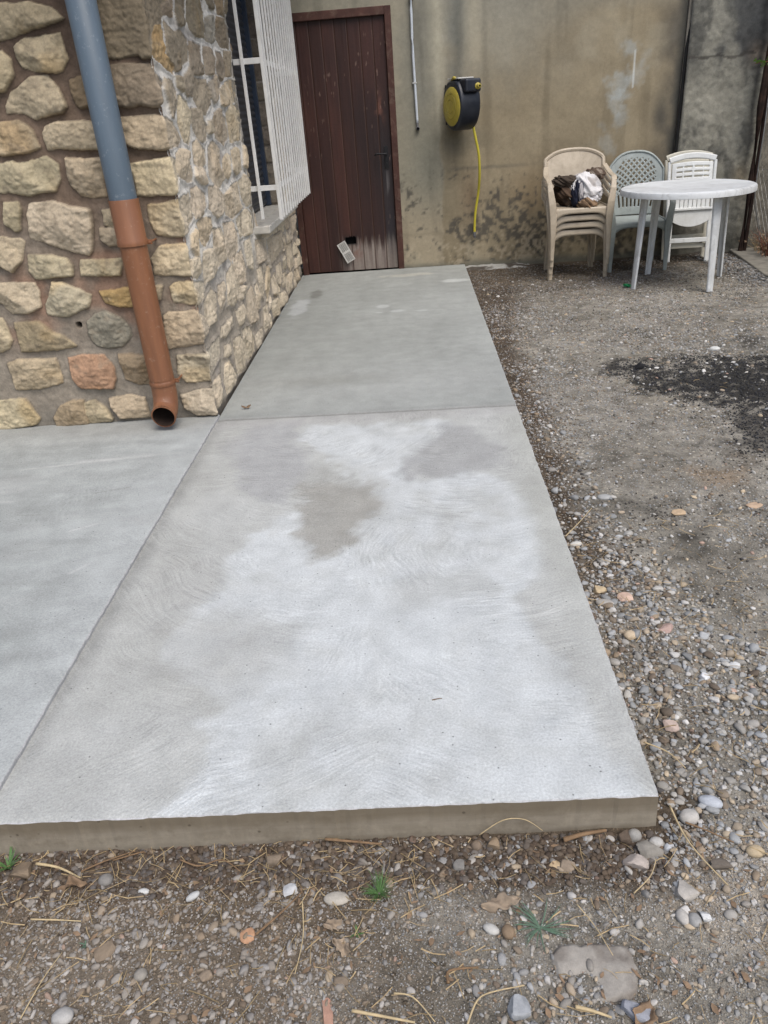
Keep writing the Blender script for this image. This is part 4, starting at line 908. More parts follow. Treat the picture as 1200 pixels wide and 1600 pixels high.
f1 = folding('front one of the two white folding chairs behind the round table', M['white_pl'])
f1.location = (2.575, 7.36, float(gz(2.57, 7.3))); f1.rotation_euler = (R(-6), 0, R(-4))
f2 = folding('rear white folding chair, its top rail just above the front one', M['cream_pl'])
f2.location = (2.59, 7.50, float(gz(2.57, 7.3))+.01); f2.rotation_euler = (R(-6), 0, R(-3))

# ---------------------------------------------------------------- round table
def tabletop_mat():
    k = NT('weathered_white_table_plastic', .5, .4); co = k.coord(); f = k.noise(co, 4, 6, .7, 1.2); g = k.noise(k.coord((3, 11, 3)), 1.6, 6, .75, .8); h = k.noise(co, 60, 3, .7)
    cc = k.mix(k.ramp(f, .42, .72, 0, .6), (.62, .64, .645), (.38, .385, .375)); cc = k.mix(k.ramp(g, .52, .74, 0, .7), cc, (.26, .26, .25)); cc = k.mix(k.ramp(h, .6, .75, 0, .3), cc, (.3, .29, .26)); k.col(cc); k.bump(h, .1, .001); return k.m
M['table_pl'] = tabletop_mat()
tz = float(gz(2.24, 6.4))
tb = thing('round_table', 'weathered white round plastic garden table standing before the chairs', 'table', (2.235, 6.53, tz), R(-27))
b = MB(); b.lathe([(0, .745), (.44, .747), (.455, .751), (.490, .751), (.503, .746), (.508, .736), (.508, .705), (.502, .703), (.498, .728), (.0, .728)], 72)
tt = b.build('tabletop', M['table_pl'], tb, smooth=True); d = tt.modifiers.new('e', 'EDGE_SPLIT'); d.split_angle = R(35)
for sx in (-1, 1):
    for sy in (-1, 1):
        b = MB(); a = .272; 
        # two-flange tapered leg, convex outwards
        pts = [(sx*(a+.02), sy*(a+.02), 0), (sx*(a-.008), sy*(a-.008), .70)]
        sec = [(-.036, .0), (-.030, .014), (0, .020), (.030, .014), (.036, 0), (.030, -.008), (0, .002), (-.030, -.008)]
        b.sweep(pts, sec, [(.78, .8), (1.15, 1.15)], up=(sx*1, sy*1, 0)); b.build('leg', M['table_pl'], tb, bevel=.003)

# ---------------------------------------------------------------- bundle of cloth on the stack
def crumple(name, r, loc, colr, seed, amp=.35, parent=None, col2=None, colseed=0):
    n, m_ = 90, 60; th = np.linspace(0, 2*np.pi, n); ph = np.linspace(.02, np.pi-.02, m_); T, Pp = np.meshgrid(th, ph, indexing='ij')
    dx_, dy_, dz_ = np.sin(Pp)*np.cos(T), np.sin(Pp)*np.sin(T), np.cos(Pp)
    a = dx_*2.1+dz_*1.3; b_ = dy_*2.1-dz_*1.1
    f = 1+amp*(.5-1.6*np.abs(fbm(a*.9+seed, b_*.9, seed, 2)))*.8-amp*.5*np.abs(fbm(a*2.2, b_*1.2+seed, seed+3, 2))+.05*amp*fbm(a*9, b_*9, seed+5, 2)
    V = np.stack([dx_*r[0]*f, dy_*r[1]*f, dz_*r[2]*f], -1)
    c = np.tile(np.array(colr), (n, m_, 1)); sh = fbm(a*2.5+4, b_*2.5, seed+9, 3)
    if col2 is not None: c = lerp(c, col2, sst(-.02, .1, fbm(a*1.3, b_*1.3, seed+colseed, 3)))
    c = c*(1+.15*sh[..., None]); 
    return np_mesh(name, V.reshape(-1, 3), gridfaces(n, m_), M['cloth'], parent, cols=c.reshape(-1, 3), loc=loc)
bd = thing('cloth_bundle', 'crumpled bundle of white, brown and navy cloth on the stacked beige chairs', 'cloth', (1.505, 7.13, SLOC.z+.60))
crumple('white_cloth', (.15, .115, .12), (.05, -.04, .135), (.60, .585, .58), 4, .42, bd, (.40, .37, .35), 2)
crumple('white_cloth', (.10, .09, .075), (.085, -.06, .075), (.58, .57, .58), 14, .40, bd)
crumple('brown_cloth', (.13, .12, .10), (-.085, .0, .105), (.095, .062, .042), 23, .45, bd, (.045, .03, .022), 5)
crumple('brown_cloth', (.115, .075, .05), (-.12, -.04, .20), (.055, .042, .032), 33, .5, bd)
crumple('brown_cloth', (.085, .07, .055), (.13, .0, .235), (.085, .06, .045), 43, .5, bd, (.30, .25, .20), 3)
crumple('tan_cloth', (.085, .08, .055), (.05, -.13, .015), (.21, .14, .085), 53, .4, bd, (.10, .065, .04), 4)
crumple('navy_cloth', (.045, .07, .105), (-.035, -.095, .10), (.018, .020, .034), 63, .4, bd)
crumple('striped_cloth', (.028, .035, .085), (-.005, -.135, .11), (.40, .38, .38), 73, .35, bd, (.05, .05, .07), 1)

# ---------------------------------------------------------------- green scrap
M['green_can'] = m_plain('crushed_green_plastic', (.015, .20, .07), .25, .6, .3, 30, dirt=(.4, .45, .4), damt=.5, dscale=30)
gt_ = MB(); gt_.sweep([(-.03, 0, .012), (-.012, .004, .016), (.01, -.003, .012), (.032, 0, .015)], circ(.018, 10, .013), [1, .75, 1.05, .8])
g_ = gt_.build('crushed_can', M['green_can'], smooth=False, bevel=.001, loc=(1.80, 6.46, float(gz(1.80, 6.46))+.006)); g_.rotation_euler = (.3, .2, .5)
tag(g_, 'small crushed green can on the soil beside a table leg', 'can')

# ---------------------------------------------------------------- paving strip, fence, brush
M['pave'] = m_plain('old_paving', (.24, .225, .19), .9, .15, .3, 9, dirt=(.10, .09, .075), damt=.7, dscale=4, bump=.5)
b = MB(); pvp = [(3.12, 7.74), (3.02, 7.0), (2.95, 6.55), (2.97, 6.2), (2.98, 5.0), (4.6, 5.0), (4.6, 7.74)]
b.prism(pvp, -.2, -.012)
pv = b.build('pavement', M['pave'], bevel=.012, seg=3); tag(pv, 'worn concrete strip at the foot of the wire fence', kind='structure')
M['rust'] = m_plain('rusted_steel', (.030, .018, .014), .85, .2, .5, 25, dirt=(.10, .05, .03), damt=.5, dscale=14, bump=.5)
M['wire'] = m_plain('galvanised_wire', (.27, .27, .26), .5, .5, .3, 30, metal=.5)
fen = thing('wire_fence', 'chain link fence on a dark rusty post at the right edge', 'fence', (3.17, 7.60, 0))
b = MB(); 
for dx_, r_ in ((0, .030), (.035, .018)): b.sweep([(dx_, 0, -.1), (.005+dx_, .0, .6), (-.004+dx_*1.3, 0, 1.2), (.012+dx_*1.5, 0, 1.9), (.02+dx_, 0, 2.4)], circ(r_, 8), [1.1, .95, 1.1, .9, 1])
b.build('post', M['rust'], fen)
V = []; Fs = []
def wire(b, pts, r=.0013): b.tube(pts, r, 3, cap=False)
b = MB(); L = 2.6; Hf = 1.32; p = .058; dirv = Vector((.34, -1.55, 0)).normalized()
n = int(L/p); mrow = int(Hf/p)
for i in range(n+1):
    pts = []
    for j in range(mrow+1): 
        s_ = (i+(j % 2)*.5)*p; pts.append(dirv*s_+Vector((.05+.008*math.sin(s_*5+j*.4), 0, .05+j*p)))
    wire(b, pts)
    pts = []
    for j in range(mrow+1):
        s_ = (i+1-(j % 2)*.5)*p; pts.append(dirv*s_+Vector((.052+.008*math.sin(s_*5+j*.4), 0, .05+j*p)))
    wire(b, pts)
b.build('chain_link', M['wire'], fen)
b = MB()
for z in (.08, .7, 1.37): b.tube([dirv*(L*k/8)+Vector((.05, 0, z-.012*math.sin(math.pi*k/8))) for k in range(9)], .0022, 5)
b.tube(smoothpath([(.04, -.02, 1.32), (.035, -.05, 1.0), (.028, -.06, .7), (.04, -.06, .45), (.09, -.08, .25), (.13, -.1, .06)], 5), .005, 6); b.build('line_wire', M['wire'], fen)
# ground and banks beyond the fence: old boundary wall running towards the camera
bw = thing('boundary_wall', 'brownish old wall seen through the wire fence', 'wall', (4.75, 6, 0))
A, B = np.meshgrid(np.arange(-3, 1.9, .03), np.arange(-.1, 2.4, .03), indexing='ij')
n1 = fbm(A*1.5, B*1.5, 151, 5); n2 = fbm(A*8, B*8, 152, 4)
np_mesh('wall_face', np.stack([0*A+.02*n1+.012*n2, A, B], -1).reshape(-1, 3), gridfaces(*A.shape, flip=True), M['rough'], bw, cols=lerp((.20, .16, .115), (.12, .105, .08), np.clip(.5+n1+.4*n2, 0, 1)).reshape(-1, 3))
b = MB(); b.box(.05, .3, -3, 1.9, -.3, 2.4); b.build('masonry_core', M['render_plain'], bw)
# dry brush growing along the fence foot
rr = random.Random(5)
M['straw'] = m_plain('dry_stem', (.36, .27, .15), .8, .2, .35, 40)
M['redstem'] = m_plain('reddish_dry_stem', (.17, .07, .045), .8, .2, .3, 40)
M['weed'] = m_plain('green_blade', (.075, .15, .045), .6, .3, .3, 60)
M['leafdry'] = m_plain('dead_leaf', (.22, .15, .095), .8, .2, .3, 50, bump=.3)
def brush(name, label, cx, cy, n, h, mat, group):
    t = thing(name, label, 'dead shrub', (cx, cy, -.02), 0, group)
    for part, mt, nn in (('stems', mat, n), ('dead_leaves', M['leafdry'], n)):
        b = MB()
        for i in range(nn):
            a = rr.uniform(0, 6.28); r_ = rr.uniform(0, .09); x, y = r_*math.cos(a), r_*math.sin(a)
            hh = h*rr.uniform(.4, 1); lx, ly = rr.uniform(-.16, .16), rr.uniform(-.16, .16)
            P = [(x+lx*q*q, y+ly*q*q, hh*q) for q in (0, .4, .75, 1)]
            if part == 'stems': b.tube(P, .0022, 4, scl=[1.2, 1, .8, .4])
            else:
                q = rr.uniform(.2, 1); c_ = Vector((x+lx*q*q, y+ly*q*q, hh*q)); u = Vector((rr.uniform(-1, 1), rr.uniform(-1, 1), rr.uniform(-1, .3))).normalized()*.03; v = u.orthogonal().normalized()*.010
                b.add([c_, c_+u*.5+v, c_+u, c_+u*.5-v], [(0, 1, 2, 3)])
        b.build(part, mt, t)
    return t
brush('dead_shrub', 'reddish dry stems tangled at the foot of the fence by the post', 3.30, 7.28, 60, .26, M['redstem'], 'dead shrubs along the fence')
brush('dead_shrub', 'straw coloured dry tangle at the fence foot nearest the right edge of the photo', 3.38, 6.98, 80, .24, M['straw'], 'dead shrubs along the fence')
brush('dead_shrub', 'low dry tuft in the corner behind the rusty post', 3.36, 7.55, 50, .18, M['straw'], 'dead shrubs along the fence')
# green sprig at the post
sp = thing('leafy_sprig', 'bright green leafy sprig hanging by the rusty post at the right edge', 'plant', (3.06, 7.42, 1.535))
M['fresh'] = m_plain('fresh_leaf', (.17, .33, .06), .5, .4, .25, 40)
b = MB(); b.tube([(.45, -.05, .12), (.2, -.02, .05), (.05, 0, .01), (-.07, 0, 0)], .003, 5); b.build('twig', M['redstem'], sp)
b = MB()
for i in range(26):
    t_ = rr.uniform(0, 1); c_ = Vector((-.09+.45*t_, rr.uniform(-.04, .02), .005+.10*t_*t_+rr.uniform(-.02, .02))); u = Vector((rr.uniform(-1, .2), rr.uniform(-.6, .3), rr.uniform(-.25, .35))).normalized()*rr.uniform(.04, .065); v = u.cross(Vector((0, .6, 1))).normalized()*.012
    b.add([c_, c_+u*.3+v, c_+u*.7+v*.7, c_+u, c_+u*.7-v*.7, c_+u*.3-v], [(0, 1, 2, 3), (0, 3, 4, 5)])
b.build('leaves', M['fresh'], sp)
# ---------------------------------------------------------------- gravel
def ico(sub):
    import bmesh
    bm = bmesh.new(); bmesh.ops.create_icosphere(bm, subdivisions=sub, radius=1)
    bm.verts.ensure_lookup_table(); V = np.array([v.co[:] for v in bm.verts]); F = np.array([[q.index for q in f.verts] for f in bm.faces]); bm.free(); return V, F
def rockshape(V, rs, ang):
    V = V.copy(); r_ = np.ones(len(V))
    for k in range(7 if ang else 4):          # planar cuts make facets, few and soft for rounded pebbles
        d = rs.normal(size=3); d /= np.linalg.norm(d); c_ = rs.uniform(.42, .8) if ang else rs.uniform(.62, .95)
        p = V@d; over = np.maximum(p-c_, 0); V = V-np.outer(over*(1 if ang else .75), d)
    n = V*1.7; V = V*(1+.09*fbm(n[:, 0]+n[:, 2]*.7+rs.uniform(0, 9), n[:, 1]-n[:, 2]*.6, rs.randint(99), 2))[:, None]
    V *= np.array([1, rs.uniform(.5, .9), rs.uniform(.35, .7)]); return V
PEB = np.array([(.30,.285,.26),(.40,.385,.355),(.23,.235,.235),(.33,.27,.20),(.52,.505,.48),(.19,.15,.11),(.27,.205,.14),(.12,.09,.065),(.32,.33,.335),(.42,.34,.24),(.40,.28,.22),(.04,.038,.04)])
def rocks(name, x, y, size, colr, sub, rs, ang=.4, sink=.25, label=None, cat=None, K=10):
    V0, F0 = ico(sub); nv = len(V0); N = len(x)
    shapes = np.stack([rockshape(V0, rs, rs.rand() < ang) for _ in range(K)])
    kk = rs.randint(0, K, N); P = shapes[kk]
    a = rs.uniform(0, 6.283, N); t = rs.normal(0, .22, N); ca, sa, ct, st_ = np.cos(a), np.sin(a), np.cos(t), np.sin(t)
    X, Y, Z = P[..., 0], P[..., 1], P[..., 2]
    X, Z = X*ct[:, None]-Z*st_[:, None], X*st_[:, None]+Z*ct[:, None]
    X, Y = X*ca[:, None]-Y*sa[:, None], X*sa[:, None]+Y*ca[:, None]
    z0 = gz(x, y)+size*(.55-sink)*.55
    V = np.stack([X*size[:, None]+x[:, None], Y*size[:, None]+y[:, None], Z*size[:, None]+z0[:, None]], -1).reshape(-1, 3)
    F = (F0[None]+(np.arange(N)*nv)[:, None, None]).reshape(-1, 3)
    C = np.repeat(colr, nv, 0)
    o = np_mesh(name, V, F, M['rock'], cols=C, smooth=(name == 'gravel'))
    return tag(o, label, cat, kind='stuff')
rs = np.random.RandomState(12)
def pal(N, wts): 
    w_ = np.array(wts, float); return PEB[rs.choice(len(PEB), N, p=w_/w_.sum())]*rs.uniform(.8, 1.15, N)[:, None]
WG = [6, 4, 4, 2, 1.6, 2, 1.2, 1.6, 3, .6, .2, .5]; WB = [3, 2, 2, 3, 1, 4, 4, 4, 2, 1, .5, .4]
def notslab(x, y): return ~((x < .515+(y-1.2)*.01) & (y > 1.20) & (y < 7.8)) 
def scatter(n, x0, x1, y0, y1, dens, seed):
    r_ = np.random.RandomState(seed); x = r_.uniform(x0, x1, n); y = r_.uniform(y0, y1, n)
    k = (r_.rand(n) < dens(x, y)) & notslab(x, y) & (y < 7.72); return x[k], y[k]
# coarse pebbles beside and around the slab's right front corner
def dC(x, y): 
    w_ = .30+.42*(1-sst(1.2, 2.6, y)); return (1-sst(.6*w_, 1.15*w_, x-.53+.12*fbm(x*4, y*4, 201, 3)))*sst(.95, 1.2, y+.1*fbm(x*5, y*5, 205, 2))*(1-.8*sst(2.0, 3.0, y))
x, y = scatter(26000, .5, 1.9, .95, 4.2, dC, 1); s = np.clip(rs.lognormal(-5.0, .50, len(x)), .003, .022)
rocks('gravel', x, y, s, lerp(pal(len(x), WG), soilcol(x, y), .15), 2, rs, .55, .1, 'coarse grey and tan river pebbles beside the slab')
# foreground strip
def dF(x, y): return .95*np.clip(.58+1.15*fbm(x*4, y*4, 211, 4), .08, 1)*(1-.8*np.exp(-((x-.18)/.22)**2-((y-1.05)/.06)**2))*(1-.7*np.exp(-((x+.22)/.10)**2-((y-1.03)/.06)**2))*(1-.75*np.exp(-((x-.5)/.3)**2-((y-.93)/.05)**2))
x, y = scatter(30000, -1.35, 1.15, .64, 1.215, dF, 2); s = np.clip(rs.lognormal(-5.62, .55, len(x)), .0018, .014)
rocks('small_gravel', x, y, s, lerp(pal(len(x), WG), lerp(soilcol(x, y), (.20, .15, .105), .5), .26+.24*(1-sst(-.3, .2, x))), 2, rs, .65, .2, 'fine grey and brown gravel in front of the slab')
x, y = scatter(60000, -1.35, 1.15, .64, 1.215, lambda a, b: np.clip(.6+.6*fbm(a*5, b*5, 213, 3), .1, 1), 22); s = rs.uniform(.0012, .0030, len(x))
rocks('grit', x, y, s, lerp(pal(len(x), WG), soilcol(x, y), .3), 1, rs, .7, .1, 'gritty soil crumbs in front of the slab')
# brown clods in the trench under the slab's front edge
x, y = scatter(5500, -1.4, .5, 1.05, 1.21, lambda a, b: sst(1.05, 1.13, b)*.9, 23); s = rs.uniform(.004, .013, len(x))
rocks('clods', x, y, s, lerp(pal(len(x), WB), (.058, .041, .029), .82), 2, rs, 1, .2, 'brown clods along the foot of the slab')
# gravel over the yard, finer with distance from the slab corner
def dY(x, y): return np.clip(.42+.8*fbm(x*2.2, y*2.2, 221, 4), .08, 1)*(1-.95*sst(-.08, .03, np.maximum(pdist(x, y, POLY['ash']), pdist(x, y, POLY['ash2'])-.03)))
x, y = scatter(90000, .5, 2.7, 1.1, 4.3, dY, 3); s = np.clip(rs.lognormal(-5.65, .45, len(x)), .0016, .012)
rocks('yard_gravel', x, y, s, lerp(pal(len(x), WG), soilcol(x, y), .12), 1, rs, .6, .15, 'fine gravel spread over the yard near the slab')
x, y = scatter(70000, .5, 3.2, 4.2, 7.6, lambda a, b: dY(a, b)*(1-.75*sst(6.3, 7.0, b+.3*fbm(a*3, b*3, 261, 3))), 4); s = np.clip(rs.lognormal(-5.25, .45, len(x)), .003, .016)
rocks('far_gravel', x, y, s, lerp(pal(len(x), WG)*1.15, soilcol(x, y), .30+.35*sst(5.5, 7.3, y)), 1, rs, .6, .15, 'fine gravel over the far part of the yard')
# dark crumbs: charcoal and damp clods at the slab side
x, y = scatter(9000, .5, .95, 1.4, 7.5, lambda a, b: (1-sst(.05, .30+.1*sst(4, 7, b), a-.54+.1*fbm(a*5, b*5, 231, 3))), 5); s = rs.uniform(.003, .010, len(x))
rocks('dark_clods', x, y, s, lerp(pal(len(x), WB), (.065, .048, .035), .6), 1, rs, .8, .2, 'damp dark crumbs of soil along the slab side')
x, y = scatter(30000, .9, 2.6, 2.2, 5.1, lambda a, b: sst(-.12, .05, np.maximum(pdist(a, b, POLY['ash']), pdist(a, b, POLY['ash2'])-.05)+.05*fbm(a*6, b*6, 241, 3)), 6); s = rs.uniform(.002, .009, len(x))
rocks('charcoal', x, y, s, np.tile(np.array([(.022, .022, .024)]), (len(x), 1))*rs.uniform(.5, 2.4, len(x))[:, None], 1, rs, .9, .1, 'black ash and charcoal bits of the burnt patch')
x, y = scatter(26000, .5, 2.8, 1.5, 6.8, lambda a, b: sst(.0, .5, fbm(a*3.2, b*3.2, 251, 4))*.9+.04, 17); s = rs.uniform(.002, .008, len(x))
rocks('dark_crumbs', x, y, s, np.tile(np.array([(.05, .045, .04)]), (len(x), 1))*rs.uniform(.5, 1.8, len(x))[:, None], 1, rs, .9, .1, 'dark crumbs of earth and charcoal strewn over the yard')
x, y = scatter(2600, .6, 2.9, 1.8, 7.0, lambda a, b: .35+0*a, 18); s = np.clip(rs.lognormal(-4.7, .35, len(x)), .006, .018)
rocks('loose_pebbles', x, y, s, pal(len(x), [3, 5, 1, 2, 5, 1, 1, 0, 3, 3, 1, 0]), 2, rs, .5, .25, 'pale loose pebbles dotted over the yard')
x, y = scatter(3500, .5, 3.1, 6.6, 7.7, lambda a, b: .9+0*a, 7); s = rs.uniform(.003, .014, len(x))
rocks('far_clods', x, y, s, lerp(pal(len(x), WB), (.06, .05, .04), .6), 1, rs, .9, .2, 'dark clods of earth along the back wall')
x, y = scatter(1500, 2.72, 3.05, 6.2, 7.6, lambda a, b: .8+0*a, 8); s = rs.uniform(.006, .020, len(x))
rocks('dark_rubble', x, y, s, lerp(pal(len(x), WG), (.10, .10, .10), .55), 1, rs, .8, .1, 'dark rubble ridge along the concrete strip')

# ---------------------------------------------------------------- stones large enough to pick out one by one
def bigstone(name, label, x, y, sz, colr, ang, rz=0, sub=3, cat='stone', lift=.0, seed=None, nz=.02):
    r_ = np.random.RandomState(seed if seed is not None else abs(hash_(label)) % 9999)
    V, F = ico(sub); V = V/np.max(np.abs(V), 1)[:, None]**(.55 if ang else 0) if ang else V
    V = V/np.abs(V).max()
    for k in range(6 if ang else 3):
        d = r_.normal(size=3); d /= np.linalg.norm(d); c_ = r_.uniform(.62, .85) if ang else r_.uniform(.8, .95); p = V@d; V = V-np.outer(np.maximum(p-c_, 0)*(1 if ang else .7), d)
    q = V*3; V = V*(1+nz*2*fbm(q[:, 0]+q[:, 2]*.7, q[:, 1]-q[:, 2]*.6, r_.randint(99), 4))[:, None]
    V = V*np.array(sz)/2
    cc = np.tile(np.array(colr), (len(V), 1)); cc = cc*(1+.18*fbm(q[:, 0]*2+q[:, 2], q[:, 1]*2+q[:, 2], 7, 4))[:, None]
    o = np_mesh(name, V, F, M['rock'], cols=cc, smooth=True)
    if ang: d = o.modifiers.new('e', 'EDGE_SPLIT'); d.split_angle = R(28)
    o.location = (x, y, float(gz(x, y))+sz[2]*.28+lift); o.rotation_euler = (r_.uniform(-.12, .12), r_.uniform(-.12, .12), rz)
    return tag(o, label, cat)
def hash_(s):
    h = 7
    for ch in s: h = (h*31+ord(ch)) % 1000003
    return h
BS = [
 ('angular_stone', 'pinkish grey angular block just off the right front corner of the slab', .430, 1.112, (.056, .034, .032), (.38, .33, .29), 1, -.5),
 ('angular_stone', 'grey triangular flat stone, biggest of the cluster right of the slab corner', .512, 1.040, (.055, .046, .026), (.36, .335, .30), 1, .4),
 ('rough_stone', 'rough dark grey chunk touching the front right corner of the slab', .470, 1.146, (.062, .042, .034), (.21, .195, .17), 1, .2),
 ('rough_stone', 'knobbly grey lump against the slab corner, above the rough dark chunk', .447, 1.185, (.034, .030, .034), (.27, .26, .24), 0, .2),
 ('brown_stone', 'dark brown stone tucked under the slab front near its right end', .425, 1.178, (.034, .03, .042), (.10, .075, .055), 1, .1),
 ('stone_chip', 'pale tan square chip lying below the slab front', .259, 1.118, (.032, .026, .012), (.48, .36, .22), 1, .75),
 ('flat_stone', 'brown flat stone right beside the pale tan chip', .283, 1.112, (.034, .028, .018), (.24, .19, .14), 1, -.3),
 ('flat_stone', 'greyish oval flat stone on bare soil at the bottom centre', -.226, 1.047, (.056, .032, .018), (.36, .33, .28), 0, .05),
 ('round_stone', 'round grey river stone near the bottom left corner', -.741, .817, (.044, .036, .026), (.36, .35, .33), 0, 0),
 ('white_pebble', 'small oblong white pebble in the dark soil left of centre', -.663, 1.082, (.026, .014, .012), (.46, .46, .44), 0, 0),
 ('white_pebble', 'whitish elongated pebble lying slanted in dark soil, right of the small oblong one', -.548, 1.066, (.034, .017, .014), (.40, .40, .39), 0, .6),
 ('clod', 'large brown clod under the slab front near the left edge', -.967, 1.140, (.050, .044, .040), (.19, .145, .10), 1, .1),
 ('flat_stone', 'flat brown tilted slab of stone in the gravel at lower left', -.701, .945, (.050, .036, .014), (.20, .155, .11), 1, .5),
 ('brown_stone', 'dark brown angular pebble at the bottom centre right of the orange shard', -.204, .872, (.030, .024, .020), (.17, .135, .10), 1, .2),
 ('white_pebble', 'pale egg shaped pebble beside a brown one, below the dead leaf', .099, .972, (.036, .022, .018), (.42, .41, .38), 0, -.4),
 ('brown_stone', 'brown rounded stone touching the pale egg shaped pebble', .133, .964, (.028, .030, .022), (.20, .145, .095), 0, .3),
 ('grey_pebble', 'grey upright oval pebble below the triangular flat stone', .491, .986, (.026, .034, .020), (.38, .36, .33), 0, .1),
 ('grey_pebble', 'darker grey oval pebble below the triangular flat stone, right of its pale mate', .512, .978, (.028, .030, .020), (.27, .265, .255), 0, -.3),
 ('white_pebble', 'white rough pebble at the right end of the pebble row below the triangular stone', .536, .985, (.024, .022, .018), (.52, .52, .51), 1, 0),
 ('dark_stone', 'wide dark brown half buried stone at the right, below the pebble bank', .607, 1.098, (.058, .030, .026), (.13, .11, .09), 1, 0),
 ('tan_stone', 'tan rounded stone near the right edge, level with the slab front', .693, 1.128, (.042, .030, .022), (.40, .32, .21), 0, .1),
 ('round_stone', 'pale round river stone beside the slab corner', .581, 1.222, (.046, .040, .030), (.40, .38, .35), 0, .3),
 ('round_stone', 'grey blue long river stone above the pale round one by the corner', .642, 1.258, (.056, .034, .026), (.37, .39, .42), 0, -.3),
 ('grey_pebble', 'light grey round pebble at the right corner of the slab foot', .492, 1.170, (.034, .026, .022), (.38, .37, .35), 0, .2),
 ('white_pebble', 'small blue white pebble just right of the slab foot', .519, 1.156, (.028, .024, .018), (.45, .46, .47), 0, .5),
 ('blue_stone', 'blue grey striped chunk at the bottom edge of the photo, lower right', .348, .805, (.056, .036, .030), (.27, .28, .31), 1, -.4),
 ('blue_stone', 'blue grey rough stone at the bottom edge, left of the half buried slab', .133, .815, (.044, .042, .030), (.29, .30, .31), 1, .2),
 ('tile_fragment', 'pinkish square tile fragment in the pebbles beside the slab, farthest up', .660, 2.095, (.050, .052, .014), (.50, .36, .28), 1, .1),
 ('tile_fragment', 'dull pink triangular tile fragment right of the pebble bank top', .737, 1.915, (.056, .048, .014), (.38, .27, .23), 1, .6),
 ('tile_fragment', 'pink upright tile fragment in the middle of the pebble bank', .628, 1.508, (.040, .044, .020), (.42, .33, .28), 1, .1),
 ('tan_stone', 'tan angular stone touching the slab edge halfway up the pebble band', .588, 2.150, (.046, .040, .026), (.42, .33, .21), 1, .5),
 ('tan_stone', 'smooth sand coloured oval stone near the slab edge', .623, 1.890, (.042, .036, .030), (.46, .37, .26), 0, .2),
 ('white_pebble', 'white triangular pebble in the middle of the grey pebble bank', .775, 1.686, (.030, .028, .020), (.60, .60, .60), 1, .7),
 ('white_pebble', 'pale white rounded pebble at the far right rim of the pebble bank', .881, 1.737, (.034, .028, .020), (.52, .52, .51), 0, .1),
 ('white_pebble', 'whitish flat pebble by the slab edge where the dark soil starts', .575, 2.464, (.046, .030, .018), (.50, .49, .46), 0, .1),
 ('flat_stone', 'grey long flat stone at the slab edge below the whitish one', .590, 2.076, (.062, .036, .018), (.34, .32, .29), 0, -.4),
 ('grey_pebble', 'dark grey pebble below the left end of the slab front', -.761, 1.113, (.034, .030, .026), (.19, .18, .165), 0, 0),
 ('grey_pebble', 'rounded grey brown pebble at lower left centre among small white ones', -.611, .893, (.028, .026, .020), (.24, .22, .19), 0, 0),
 ('brown_stone', 'small brown angular stone left of the centre bottom', -.476, .887, (.026, .022, .018), (.23, .18, .13), 1, .6),
 ('grey_pebble', 'dark grey angular pebble in the row below the slab front, centre right', .044, 1.123, (.030, .026, .022), (.18, .17, .155), 1, 0),
 ('brown_stone', 'brown cubic stone at the slab front, centre right', .125, 1.178, (.030, .028, .026), (.24, .18, .12), 1, .1),
 ('brown_stone', 'brown round stone at the slab front, left of the cubic one', .087, 1.176, (.026, .024, .026), (.17, .13, .095), 0, 0),
 ('flat_stone', 'brown large stone under the slab front right of the root', -.379, 1.158, (.040, .032, .028), (.19, .15, .11), 1, .2),
 ('brick_chip', 'bright orange brick chip on the gravel left of centre', -.407, .968, (.034, .030, .010), (.38, .22, .13), 1, .5),
 ('brick_shard', 'long pinkish orange brick shard at the very bottom edge', -.226, .812, (.022, .060, .010), (.37, .22, .16), 1, .15),
 ('white_pebble', 'white rough pebble beside the top of the twig left of centre', -.330, 1.068, (.032, .026, .020), (.42, .42, .42), 1, .2),
 ('ash_lump', 'black lump at the left end of the ash patch', 1.345, 4.42, (.06, .05, .04), (.015, .015, .016), 1, 0),
 ('white_pebble', 'pale pebble beyond the ash patch near the right edge', 1.875, 4.66, (.065, .045, .03), (.50, .50, .48), 0, 0),
 ('tile_fragment', 'pale orange tile fragment in the open gravel of the yard', 1.02, 2.66, (.07, .045, .012), (.46, .34, .22), 1, .1),
 ('tile_fragment', 'pale orange tile fragment near the right edge of the yard', 1.33, 2.70, (.065, .05, .012), (.44, .32, .22), 1, .5),
 ('grey_pebble', 'grey flat pebble alone in the yard gravel near the slab', .76, 2.80, (.06, .04, .02), (.32, .32, .31), 0, -.3),
]
for i, (nm, lb, x, y, sz, cc, ang, rz) in enumerate(BS): bigstone(nm, lb, x, y, sz, cc, ang, rz, seed=100+i)
# half-buried flat slab
hx, hy = .293, .885; poly = [(-.085, .03), (-.06, .055), (-.02, .052), (.03, .056), (.075, .048), (.085, .0), (.07, -.045), (.045, -.058), (.0, -.062), (-.035, -.055), (-.045, -.02), (-.075, -.012)]
A, B = np.meshgrid(np.arange(-.10, .10, .0025), np.arange(-.08, .08, .0025), indexing='ij')
d = pdist(A+.004*fbm(A*60, B*60, 3, 3), B+.004*fbm(A*60, B*60, 4, 3), poly)
zz_ = -.010+.010*sst(-.003, .010, d)+.004*fbm(A*25, B*25, 5, 4)-.016*np.exp(-((A+.03)/.032)**2-((B+.03)/.026)**2)
hc = lerp((.15, .13, .11), (.29, .268, .235), sst(-.4, .5, fbm(A*30, B*30, 6, 4)+.15))
hb = np_mesh('flat_rock', np.stack([A, B, zz_], -1).reshape(-1, 3), gridfaces(*A.shape, keep=d > -.003), M['rock'], cols=hc.reshape(-1, 3), loc=(hx, hy, float(gz(hx, hy))+.006))
q = hb.modifiers.new('s', 'SOLIDIFY'); q.thickness = .02; q.offset = -1
